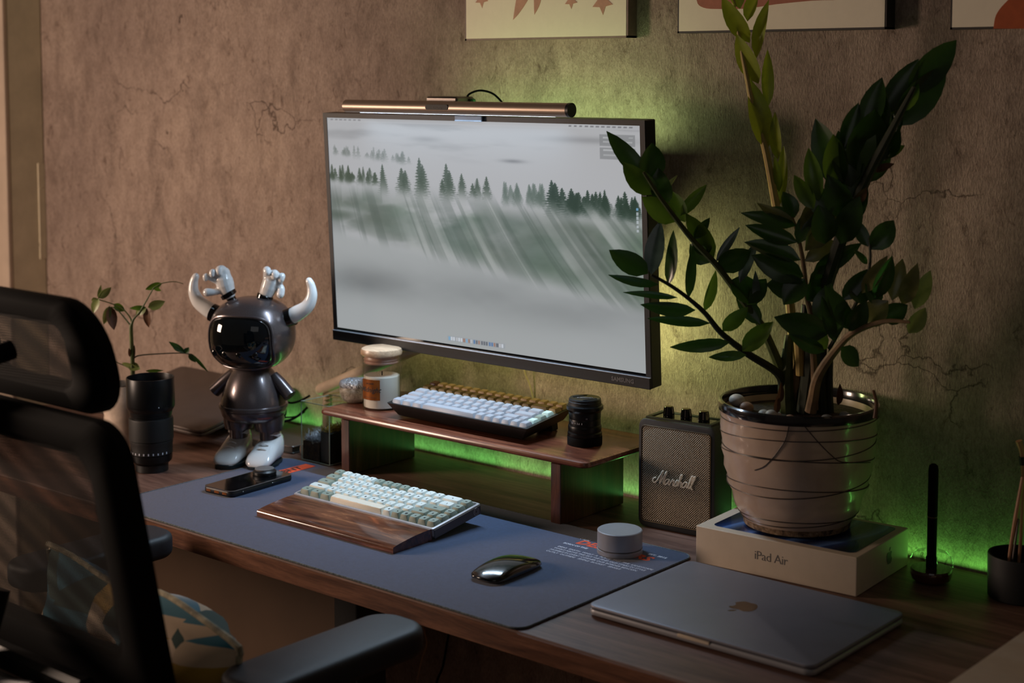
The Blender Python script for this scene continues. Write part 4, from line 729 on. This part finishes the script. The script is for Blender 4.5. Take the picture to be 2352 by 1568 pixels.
for side_, pts in ((0, [(1813, 972), (1808, 1000), (1790, 1035), (1760, 1070), (1735, 1082)]), (1, [(1845, 975), (1875, 1010), (1905, 1040), (1930, 1055), (1990, 1052)])):
    P_ = []
    for x, y in smooth_path([(a_, b_, 0) for a_, b_ in pts], 4) if False else [(v_.x, v_.y) for v_ in smooth_path([Vector((a_, b_, 0)) for a_, b_ in pts], 4)]:
        w_ = at(x, y, (PC.x, PC.y))-PC; u_ = w_.dot(RT); r_ = prad(w_.z); dpt = -math.sqrt(max(r_*r_-u_*u_, 0)); w2 = at(x, y, (PC.x, PC.y), dpt)-PC; u_ = w2.dot(RT); r_ = prad(w2.z)+.0005; h_ = -math.sqrt(max(r_*r_-u_*u_, 0)); P_.append(RT*u_+FH*h_+Vector((0, 0, w2.z)))
    obj('hairline_crack', tube(P_, .0007, 5, 1), MT['potline'], pl)
obj('soil', lathe([(0, .164), (.08, .163), (.1060, .161)], 40, True, False), MT['soil'], pl)
PM = pl
def pst(pts, rad_, mt, off=0., name='stem'):
    P_ = []
    for k, p in enumerate(pts):
        o_ = p[2] if len(p) > 2 else off; P_.append(at(p[0], p[1], (PC.x, PC.y), o_)-PC)
    obj(name, tube(P_, rad_, 9, 5), MT[mt], PM)
LK = random.Random(11)
def leaf_shape(Bp, Tp, wd, nrm, fold=.25, arch=.12, n=7):
    ax = Tp-Bp; L = ax.length; a_ = ax/L; nrm = (nrm-a_*nrm.dot(a_)).normalized(); sdv = a_.cross(nrm); V, Fa = [], []
    for i in range(n):
        t = i/(n-1); hw = wd/2*math.sin(math.pi*min(1, t**.82))**.75*(1 if t < .985 else .1); hw = max(hw, .0004); c_ = Bp+ax*t+nrm*(arch*L*math.sin(math.pi*t))
        V += [c_+sdv*hw+nrm*(fold*hw), c_+sdv*hw*.5+nrm*(fold*hw*.35), c_-nrm*.0002, c_-sdv*hw*.5+nrm*(fold*hw*.35), c_-sdv*hw+nrm*(fold*hw)]
    for i in range(n-1):
        for j in range(4): b_ = i*5+j; Fa.append((b_, b_+1, b_+6, b_+5))
    return [tuple(v_) for v_ in V], Fa
def leaf(bx_, by, tx_, ty, wpx, mt='leaf_dark', off=0., doff=None, tw=None, parent=None, ref=None, base=None, ymax=.590):
    rf = ref or (PC.x, PC.y); b0 = base if base is not None else PC
    do = LK.uniform(-.022, .022) if doff is None else doff
    Bp = at(bx_, by, rf, off); Tp = at(tx_, ty, rf, off+do)
    for v_ in (Tp,):
        if v_.y > ymax: Tp = at(tx_, ty, rf, off+do-(v_.y-ymax)/FH.y*1.05)
    s_ = F/((Bp-CAM+Vector((0, 0, T))).dot(FW)); w_ = wpx/s_*1.13; view = (CAM-Vector((0, 0, T))-Bp).normalized()
    tw = LK.uniform(-.5, .5) if tw is None else tw; a_ = (Tp-Bp).normalized(); nrm = Matrix.Rotation(tw, 3, a_)@view
    o_ = obj('leaf', leaf_shape(Bp-b0, Tp-b0, w_/max(.6, math.cos(tw)), nrm, LK.uniform(.12, .35), LK.uniform(-.05, .10)), MT[mt], parent or PM, 50); return o_
# stems
pst([(1815, 948, .0), (1800, 900, .0), (1785, 856, -.01), (1714, 810, -.03), (1656, 764, -.045), (1621, 721, -.055), (1581, 685, -.06), (1539, 655, -.065), (1496, 631, -.07)], [.006, .0062, .0060, .0052, .0042, .0036, .0030, .0026, .002], 'stem_dark')
pst([(1822, 948, .01), (1805, 880, .01), (1789, 838, .0), (1753, 756, -.01), (1721, 710, -.02), (1646, 610, -.03), (1589, 549, -.04), (1521, 460, -.05), (1478, 395, -.055)], [.0095, .009, .0075, .0062, .0056, .0046, .0040, .0032, .0022], 'stem_green')
pst([(1835, 940, .03), (1828, 860, .03), (1815, 700, .03), (1797, 560, .03), (1784, 482, .03), (1757, 339, .03), (1730, 250, .03), (1716, 180, .03), (1700, 100, .03), (1690, 40, .03), (1680, -30, .03)], [.010, .0085, .007, .0065, .0064, .0052, .0042, .0036, .003, .0026, .002], 'stem_new')
pst([(1850, 945, -.02), (1862, 850, -.03), (1880, 720, -.05), (1936, 536, -.09), (1994, 402, -.12), (2043, 308, -.14), (2100, 200, -.16)], [.013, .0125, .011, .009, .0072, .0055, .003], 'stem_dark')
pst([(1872, 940, -.05), (1870, 850, -.055), (1866, 780, -.06), (1863, 724, -.06), (1853, 680, -.06), (1844, 600, -.06), (1829, 528, -.06), (1812, 485, -.06)], [.0050, .0048, .0045, .0042, .004, .0036, .003, .0022], 'stem_tan')
pst([(1862, 945, -.06), (1868, 915, -.065), (1880, 862, -.08), (1922, 800, -.10), (1963, 762, -.12), (2032, 738, -.15), (2090, 740, -.17)], [.0085, .0080, .0070, .0056, .0046, .0034, .002], 'stem_tan')
pst([(1905, 800, -.06), (1940, 740, -.09), (1975, 680, -.10), (1997, 614, -.11), (1998, 560, -.11), (1996, 545, -.11)], [.003, .0026, .0022, .002, .0018, .0015], 'stem_dark')
for x, r_, mt, y1 in ((1808, .0115, 'stem_green', 770), (1845, .0100, 'stem_dark', 700), (1832, .0080, 'stem_tan', 800), (1888, .0090, 'stem_dark', 790), (1905, .0070, 'stem_dark', 800), (1798, .0060, 'stem_dark', 800)):
    pst([(x, 948, LK.uniform(-.02, .03)), (x-2, 880, .0), (x+4, y1, .0)], [r_, r_*.95, r_*.5], mt)
pst([(1838, 862, -.03), (1837, 810, -.03), (1832, 765, -.03)], [.006, .0075, .0068], 'stem_new', name='stub')
D, Md, N, Ov, Sn = 'leaf_dark', 'leaf_mid', 'leaf_new', 'leaf_olive', 'leaf_sheen'
for a_ in ((1496, 631, 1517, 506, 40, Sn, .25), (1489, 628, 1399, 574, 46, D, .3), (1513, 653, 1397, 631, 20, D, .8), (1556, 683, 1431, 671, 15, D, .9), (1535, 656, 1547, 528, 25, D, .7), (1581, 685, 1592, 563, 22, D, .7), (1597, 712, 1471, 699, 30, D, .4), (1617, 715, 1644, 621, 22, Md, .7), (1631, 742, 1487, 731, 22, D, .5), (1660, 760, 1718, 705, 32, Md, .3), (1678, 785, 1539, 797, 28, D, .2), (1705, 806, 1776, 739, 40, Md, .2), (1714, 815, 1628, 820, 22, D, .3)):
    leaf(*a_[:6], off=-.045, tw=a_[6]*LK.choice((-1, 1)))
for a_ in ((1489, 415, 1393, 301, 40, D), (1494, 415, 1497, 328, 54, D), (1507, 446, 1430, 372, 46, Md), (1552, 509, 1474, 452, 46, Md), (1514, 446, 1556, 402, 11, 'leaf_pale'), (1530, 470, 1512, 385, 44, D), (1563, 495, 1623, 424, 26, Md), (1594, 549, 1630, 500, 22, D), (1574, 510, 1545, 440, 34, Md), (1640, 592, 1576, 490, 42, Md), (1645, 600, 1699, 522, 18, Sn), (1646, 612, 1725, 575, 48, D), (1675, 645, 1745, 690, 52, D), (1699, 649, 1739, 553, 24, Sn), (1631, 603, 1585, 560, 40, D), (1738, 700, 1735, 622, 16, Sn), (1625, 590, 1600, 520, 40, D), (1748, 745, 1690, 670, 36, D), (1715, 700, 1760, 640, 44, D)):
    leaf(*a_, off=-.03)
for a_ in ((1762, 344, 1724, 183, 46), (1742, 192, 1692, 78, 40), (1722, 98, 1658, -8, 38), (1786, 366, 1780, 257, 24), (1764, 245, 1763, 114, 26), (1737, 134, 1766, 0, 26), (1717, 49, 1738, -25, 26), (1791, 470, 1800, 335, 24), (1789, 440, 1779, 360, 18), (1700, 20, 1676, -50, 30)):
    leaf(*a_, N, off=.03, doff=LK.uniform(-.01, .01), tw=LK.uniform(-.6, .6))
for a_ in ((2085, 215, 2197, 92, 62, D), (2050, 290, 2175, 150, 66, D), (2030, 262, 2110, 135, 52, D), (2043, 285, 2070, 174, 58, Md), (1985, 300, 2026, 178, 50, D), (1976, 400, 2010, 250, 84, D), (1975, 400, 1993, 262, 50, Md), (1940, 340, 1972, 236, 40, D), (2030, 370, 2052, 262, 62, D), (1936, 430, 1873, 272, 64, D), (1918, 430, 1914, 308, 52, Md), (1880, 460, 1857, 340, 38, Md), (1869, 480, 1824, 402, 34, Md), (1960, 460, 1950, 330, 60, D), (2025, 357, 2078, 334, 22, Md), (2007, 393, 2054, 376, 16, 'leaf_brown'), (1945, 500, 1900, 400, 56, D), (1930, 560, 1975, 450, 54, D), (1990, 420, 2046, 350, 40, D), (1965, 470, 1990, 430, 20, 'leaf_brown'), (2010, 360, 1985, 240, 60, Md), (2060, 260, 2105, 180, 56, Md), (1955, 430, 1925, 300, 58, D), (1990, 350, 2035, 220, 60, D), (1905, 500, 1862, 420, 50, D), (1950, 520, 1985, 400, 50, D), (1895, 560, 1880, 470, 54, D), (2030, 330, 2062, 240, 50, D)):
    leaf(*a_, off=-.11, tw=LK.uniform(-.55, .55))
for a_ in ((1839, 535, 1937, 424, 60, Ov), (1849, 576, 1939, 444, 50, Ov), (1829, 518, 1702, 489, 30, D), (1832, 556, 1712, 517, 34, D), (1839, 597, 1710, 556, 38, D), (1846, 635, 1726, 586, 54, D), (1825, 511, 1739, 466, 24, Ov), (1848, 600, 1925, 552, 32, Ov), (1867, 628, 1979, 558, 38, D), (1853, 662, 1760, 652, 54, D), (1825, 500, 1798, 440, 34, D), (1858, 650, 1930, 610, 40, D), (1832, 560, 1875, 470, 36, D), (1853, 690, 1900, 640, 46, D), (1848, 640, 1800, 700, 50, D), (1815, 500, 1760, 480, 26, D)):
    leaf(*a_, off=-.07)
for a_ in ((1980, 673, 2039, 587, 32, Ov), (2011, 686, 2049, 587, 36, D), (2049, 690, 2073, 594, 36, Ov), (2073, 700, 2108, 604, 36, Ov), (2101, 710, 2137, 621, 36, 'leaf_pale'), (2087, 765, 2126, 706, 34, 'leaf_pale'), (1990, 745, 2040, 690, 54, Ov), (1960, 759, 1894, 655, 40, D), (1918, 786, 1887, 680, 26, D), (1932, 797, 1972, 841, 38, D), (1908, 776, 1935, 705, 34, D), (1905, 765, 1778, 728, 56, D), (1894, 807, 1811, 767, 30, D), (1900, 800, 1855, 760, 36, Md), (1950, 760, 1990, 690, 42, D), (2030, 738, 2085, 700, 44, D), (1985, 700, 1960, 640, 40, D), (1880, 740, 1910, 650, 44, D), (2020, 700, 1990, 640, 34, D)):
    leaf(*a_, off=-.12)
for a_ in ((1994, 566, 1960, 500, 28, D), (1999, 573, 2053, 506, 48, D), (1992, 606, 1960, 572, 14, D), (1935, 690, 1992, 618, 34, D)): leaf(*a_, off=-.11, tw=.2)
sheath = tube([at(x, y, (PC.x, PC.y), -.115)-PC for x, y in ((2006, 896), (2013, 925), (2010, 960), (2004, 968))][0:3], [.002, .0026, .0034], 8, 3); obj('fallen_leaf', sheath, MT['leaf_brown'], pl)
for k, (x, y, s_) in enumerate(((1790, 900, 1), (1782, 925, .8), (1925, 905, 1.1))): obj('dry_husk', leaf_shape(at(x, y+25, (PC.x, PC.y), -.02)-PC, at(x+4, y-22*s_, (PC.x, PC.y), -.02)-PC, .010, Vector((.6, -.7, .2)), .8), MT['leaf_brown'], pl)
peb = [(1693, 930, .034, .0125, 'stone_white', 'large white pebble at the left inside the pot rim'), (1715, 940, .02, .0105, 'stone_tan', 'brownish pebble beside the large white one in the pot'), (1755, 945, -.02, .0085, 'stone_white', 'white pebble left of the stems in the pot'), (1772, 938, -.03, .0100, 'stone_white', 'roundest white pebble in front of the stems'), (1787, 932, -.02, .0060, 'stone_white', 'tiny white pebble against the stem base'),
       (1815, 948, -.050, .0080, 'stone_tan', 'pinkish tan pebble below the green stem in the pot'), (1900, 945, -.055, .0090, 'stone_grey', 'pale grey pebble right of the stems in the pot'), (1940, 945, -.03, .0080, 'stone_grey', 'flat grey pebble near the right rim of the pot'), (1748, 948, -.045, .0070, 'stone_white', 'small flat white pebble nearest the pot front')]
for x, y, off_, r_, mt, lb_ in peb:
    p = at(x, y, (PC.x, PC.y), off_); p.z = PC.z+.1625+r_*.55
    if mt == 'stone_white' and r_ > .012: p.z += .006
    o_ = obj('pebble', ball(0, 0, 0, r_, r_*.85, r_*.72, 14), MT[mt]); o_.location = (p.x, p.y, p.z+T); o_.rotation_euler = (.2, .1, LK.uniform(0, 3)); tag(o_, lb_, 'pebble', 'pebbles in the big pot')
# ------------------------------------------------------------------ small plant
SO = Vector((-.276, .245, .0)); sr = (SO.x, SO.y)
sf = thing('potted_plant', 'spindly umbrella plant in a white ribbed pot at the far left of the desk', 'potted plant', (SO.x, SO.y, .0003))
def sat(x, y, off=0): return at(x, y, sr, off)-SO
cxo = sat(288, 1040).dot(RT)
obj('saucer', mv(lathe([(0, 0), (.034, 0), (.040, .006), (.041, .009), (.038, .009), (.036, .004), (0, .003)], 40, False, False), RT.x*cxo, RT.y*cxo), MT['pot_white'], sf)
obj('pot', mv(lathe([(r_, z_*1.28) for r_, z_ in ((0, .0042), (.028, .0042), (.031, .010), (.0345, .026), (.0335, .034), (.0390, .048), (.0376, .056), (.0415, .070), (.0402, .078), (.0400, .088), (.0370, .094), (.0362, .101), (.0350, .101), (.0345, .080))], 48, False, False), RT.x*cxo, RT.y*cxo), MT['pot_white'], sf)
obj('soil', mv(block(-.022, .022, -.022, .022, .108, .118, .003, 6), RT.x*cxo, RT.y*cxo), MT['soil'], sf)
def sst_(pts, r_, mt='stem_green'): obj('stem', tube([sat(*p) for p in pts], r_, 7, 5), MT[mt], sf)
sst_([(306, 950), (305, 850), (303, 800), (301, 758), (302, 745)], [.0040, .0042, .0040, .0036, .0034]); sst_([(302, 747), (307, 733), (322, 715), (345, 675), (353, 661)], [.003, .0022, .0016, .0012, .001]); sst_([(302, 750), (290, 735), (270, 712), (255, 705)], [.002, .0014, .0012, .001])
sst_([(304, 745), (298, 728), (280, 708), (255, 697), (226, 688)], [.002, .0014, .0012, .001, .001]); sst_([(304, 826), (318, 817), (360, 813), (418, 811), (440, 815)], [.0016, .0014, .0012, .0011, .001], 'stem_dark'); sst_([(300, 850), (293, 843), (262, 830)], [.0012, .001, .0009]); sst_([(353, 661), (372, 651), (400, 647), (421, 652)], [.001, .0009, .0008, .0007], 'stem_green')
LP_ = 'leaf_pale'
for a_ in ((226, 685, 255, 660, 16, LP_), (226, 685, 214, 720, 16, LP_), (226, 685, 232, 655, 8, LP_), (226, 688, 210, 690, 14, LP_), (252, 703, 238, 745, 16, LP_), (252, 704, 262, 758, 22, 'leaf_brown'), (262, 698, 287, 714, 16, Md), (334, 706, 298, 708, 10, Md), (336, 706, 312, 722, 18, LP_), (340, 706, 379, 692, 20, LP_), (337, 708, 342, 752, 15, 'leaf_brown'), (372, 651, 334, 665, 14, Md), (353, 661, 370, 668, 8, Md), (425, 811, 388, 785, 12, D), (422, 805, 396, 796, 12, D), (425, 811, 434, 798, 12, D), (434, 812, 450, 832, 12, D), (440, 813, 478, 854, 7, D), (296, 838, 322, 848, 18, LP_), (280, 834, 321, 846, 10, LP_), (335, 852, 375, 851, 7, Md), (305, 830, 309, 793, 10, 'leaf_brown'), (300, 820, 296, 800, 8, 'leaf_brown')):
    leaf(*a_, off=0, doff=LK.uniform(-.006, .006), parent=sf, ref=sr, base=SO)
# ------------------------------------------------------------------ pictures on the wall
def canvas(label, x0, x1, z0, w_edge, deep, mt, arts):
    t__ = thing('wall_picture', label, 'picture', ((x0+x1)/2, WALL-.0005, z0), 0, 'abstract pictures in a row on the wall'); w_ = x1-x0; h_ = .50
    obj('canvas', box(-w_/2+w_edge, w_/2-w_edge, -deep-.0006, -.001, w_edge, h_-w_edge), MT['cream'], t__)
    obj('frame', join(box(-w_/2, -w_/2+w_edge, -deep, 0, 0, h_), box(w_/2-w_edge, w_/2, -deep, 0, 0, h_), box(-w_/2, w_/2, -deep, 0, 0, w_edge), box(-w_/2, w_/2, -deep, 0, h_-w_edge, h_)), MT[mt], t__)
    for n, P_, m_ in arts:
        N_ = len(P_); V = [(x-(x0+x1)/2, -deep-.0007-k*.0003, z-z0) for k in (0, 1) for x, z in P_]
        obj(n, (V, [tuple(range(N_, 2*N_)), tuple(reversed(range(N_)))]+[(i, (i+1) % N_, N_+(i+1) % N_, N_+i) for i in range(N_)]), MT[m_], t__, None)
def pw(x, y): p = at(x, y, (0, 0)); C0 = CAM-Vector((0, 0, T)); d = p-C0; q_ = C0+d*((WALL-.020-C0.y)/d.y); return (q_.x, q_.z)
def star(x, y, r_, n=5, a0=-1.5, k=.48): 
    c_ = pw(x, y); return [(c_[0]+r_*(1 if i % 2 == 0 else k)*math.cos(a0+math.pi*i/n), c_[1]+r_*(1 if i % 2 == 0 else k)*math.sin(a0+math.pi*i/n)) for i in range(2*n)]
def sm2(P_, n=4): Q_ = [Vector((a_, b_, 0)) for a_, b_ in P_]; Q_ = smooth_path(Q_, n); return [(v_.x, v_.y) for v_ in Q_]
pt = lambda L: [pw(x, y) for x, y in L]
canvas('cream picture with pink spiky leaves and stars above the monitor', .283, .641, .7690, .0035, .024, 'frame_edge',
    [('painted_leaf', sm2(pt([(1183, 46), (1199, 28), (1222, -10), (1235, -60), (1205, -60), (1192, -10), (1183, 46)]))[:-1], 'art_pink'), ('painted_leaf', sm2(pt([(1232, 34), (1246, 5), (1252, -50), (1234, -50), (1231, 0), (1232, 34)]))[:-1], 'art_pink'),
     ('painted_star', star(1111, -2, .016), 'art_pink'), ('painted_star', star(1316, 2, .014), 'art_pink'), ('painted_star', star(1388, 4, .022), 'art_pink')])
canvas('cream picture with a wide terracotta blob, middle of the three', .7395, 1.101, .7745, .003, .026, 'frame_dark',
    [('painted_blob', sm2(pt([(1610, -60), (1606, 0), (1622, 18), (1660, 21), (1720, 20), (1790, 10), (1870, 2), (1960, -6), (2010, -60)]))+[], 'art_brown')])
canvas('cream picture with a rust orange arc, rightmost of the three', 1.196, 1.60, .7720, .003, .022, 'frame_dark',
    [('painted_arc', sm2(pt([(2284, 66), (2290, 35), (2310, 8), (2345, -20), (2400, -30), (2440, 40), (2440, 66)]))+[], 'art_rust')])
# ------------------------------------------------------------------ chair
ch = thing('office_chair', 'black mesh office chair with headrest and armrests in front of the desk', 'chair', (.505, -.38, -T+.0005))
H = T  # local z = desk-relative + T
def cz(sh): return mv(sh, -.505, .38, H)
def ring_frame(W0, H0, r0, bw_, th, zc, yf, n=8, flare=0.0, win=None):
    """rounded rectangular frame in the xz plane, y given by yf(z); band width bw_, thickness th"""
    out_, in_ = rr(W0, H0, r0, n), (win or rr(W0-2*bw_, H0-2*bw_, max(r0-bw_*.6, .01), n)); rg_ = []
    for f_, dy in ((0, 0), (.0, -.5), (.25, -1), (.75, -1), (1, -.5), (1, 0), (1, .5), (.75, 1), (.25, 1), (0, .5)):
        ring_ = []
        for (xo, zo), (xi, zi) in zip(out_, in_):
            x = xo*(1-f_)+xi*f_; z = zo*(1-f_)+zi*f_; x *= 1+flare*(-(z)/H0); zz = zc+z; ring_.append((.505+x, yf(zz)+dy*th/2, zz))
        rg_.append(ring_)
    return loft(rg_, closed=True)
def sheet(W0, H0, r0, zc, yf, flare=0.0, n=8, bulge=.0, cx_=.505):
    rg_ = []
    for k in (1, .75, .5, .25, .02): rg_.append([(cx_+x*k*(1+flare*(-(z*k)/H0)), yf(zc+z*k)-bulge*(1-k*k), zc+z*k) for x, z in rr(W0, H0, r0, n)])
    return loft(rg_, False, True)
yb = lambda z: -.445-(z-.03)*.19-.012*math.sin((z+.1)*6)
obj('back_frame', cz(mv(ring_frame(.547, .345, .045, .066, .030, .165, yb, flare=.0, win=rr(.415, .234, .030, 8, 0, .011)), .003, 0, 0)), MT['rubber'], ch, 50)
obj('back_mesh', cz(sheet(.440, .265, .03, .165, yb, .0)), MT['mesh'], ch, None)
yh = lambda z: -.440-(z-.39)*.25
obj('headrest_frame', cz(mv(ring_frame(.315, .140, .062, .05, .036, .381, yh, win=rr(.172, .074, .02, 8)), -.006, 0, 0)), MT['rubber'], ch, 50)
obj('back_mesh', cz(mv(sheet(.440, .265, .03, .165, yb, .0), 0, -.011, 0)), MT['mesh2'], ch, None)
obj('headrest_mesh', cz(mv(sheet(.20, .10, .02, .381, yh), -.006, -.014, 0)), MT['mesh2'], ch, None)
obj('headrest_mesh', cz(mv(sheet(.20, .10, .02, .381, yh), -.006, 0, 0)), MT['mesh'], ch, None)
obj('headrest_post', cz(tube([(.505, -.52, .27), (.505, -.535, .36), (.515, -.475, .385)], .012, 10)), MT['rubber'], ch)
obj('lumbar_frame', cz(ring_frame(.50, .20, .05, .035, .026, -.125, lambda z: -.43-.02*math.sin((z+.2)*9))), MT['rubber'], ch, 50)
obj('lumbar_mesh', cz(sheet(.45, .15, .03, -.125, lambda z: -.43)), MT['mesh'], ch, None)
obj('back_spine', cz(join(tube([(.505, -.50, .10), (.505, -.53, 0), (.505, -.50, -.16), (.505, -.38, -.30)], [.018, .022, .025, .03], 12), box(.33, .68, -.505, -.48, .0, .03, .006))), MT['black'], ch)
obj('chrome_bracket', cz(tube([(.30, -.50, .02), (.40, -.52, .010), (.505, -.53, .0), (.61, -.52, .010)], .008, 10)), MT['alu'], ch)
obj('seat', cz(tf(slab(.50, .47, -.30, -.235, .09, .025, 8, .505, -.21, 3), Matrix())), MT['rubber'], ch)
for nm, cx_, y0, y1 in (('left', .205, -.29, -.032), ('right', .7725, -.36, -.072)):
    pad = slab(.096, y1-y0, -.025, .011, .038, .010, 8, cx_, (y0+y1)/2, 3); a_ = obj('armrest', cz(pad), MT['armpad'], ch)
    obj('armrest_post', cz(join(box(cx_-.022, cx_+.022, (y0+y1)/2-.035, (y0+y1)/2+.035, -.20, -.024, .006), box(min(cx_, .505)+(.0 if cx_ < .5 else 0), max(cx_, .505), (y0+y1)/2-.03, (y0+y1)/2+.03, -.33, -.305, .004), box(cx_-.018, cx_+.018, (y0+y1)/2-.03, (y0+y1)/2+.03, -.32, -.19, .004))), MT['black'], a_)
obj('gas_lift', cz(tube([(.505, -.25, -.66), (.505, -.25, -.30)], [.028, .024], 16, 1)), MT['black'], ch)
for k in range(5):
    a_ = R(72*k+20); dx, dy = math.cos(a_), math.sin(a_); obj('base_leg', cz(tube([(.505, -.25, -.655), (.505+dx*.15, -.25+dy*.15, -.665), (.505+dx*.29, -.25+dy*.29, -.680)], [.024, .018, .013], 10)), MT['black'], ch)
    obj('caster', cz(mv(tf(lathe([(.012, -.018), (.026, -.016), (.028, 0), (.026, .016), (.012, .018)], 20), Matrix.Rotation(R(90), 4, 'X')@Matrix.Rotation(0, 4, 'Y')), .505+dx*.29, -.25+dy*.29, -.711)), MT['rubber'], ch)
# ------------------------------------------------------------------ cushion on the chair
cs = thing('cushion', 'patterned cream, teal and yellow cushion standing on the chair seat', 'cushion', (.512, -.295, -.2345), R(-4), None)
V, Fa = [], []; n = 26
def pil_(u, v_, s):
    ex = 1-.10*(v_*v_)*(1-abs(u)); x = .224*u*(1-.09*(1-u*u)*0-.07*(1-abs(v_))*0); pin_x = 1-.08*(1-v_*v_)*0
    x = .224*u*(1-.07*math.cos(v_*math.pi/2)); z = .145+.150*v_*(1-.07*math.cos(u*math.pi/2)); th = .060*(1-u**4)**.6*(1-v_**4)**.6
    wr_ = .009*math.sin(u*9+v_*5)+.006*math.sin(v_*15-u*6)+.011*math.sin(u*5-v_*8); return (x, s*th+wr_*(1-abs(u)**6)*(1-abs(v_)**6)-.05*(z-.145)*1.2, z+.010*math.sin(u*5)*(v_ > 0)*(1-abs(u))-.030*max(u, 0)**3*(v_ > 0)*v_)
for s in (-1, 1):
    o0 = len(V)
    for i in range(n+1):
        for j in range(n+1): V.append(pil_(-1+2*j/n, -1+2*i/n, s))
    for i in range(n):
        for j in range(n): q_ = (o0+i*(n+1)+j, o0+i*(n+1)+j+1, o0+(i+1)*(n+1)+j+1, o0+(i+1)*(n+1)+j); Fa.append(q_ if s < 0 else tuple(reversed(q_)))
obj('cover', (V, Fa), MT['fabric'], cs, 80)
per = [pil_(u, 1, 0) for u in np.linspace(-1, 1, 14)]+[pil_(1, v_, 0) for v_ in np.linspace(.9, -1, 12)]+[pil_(u, -1, 0) for u in np.linspace(.9, -1, 12)]+[pil_(-1, v_, 0) for v_ in np.linspace(-.9, .95, 12)]
obj('piping', tube([Vector(p) for p in per], .0042, 8, 2), MT['piping'], cs)
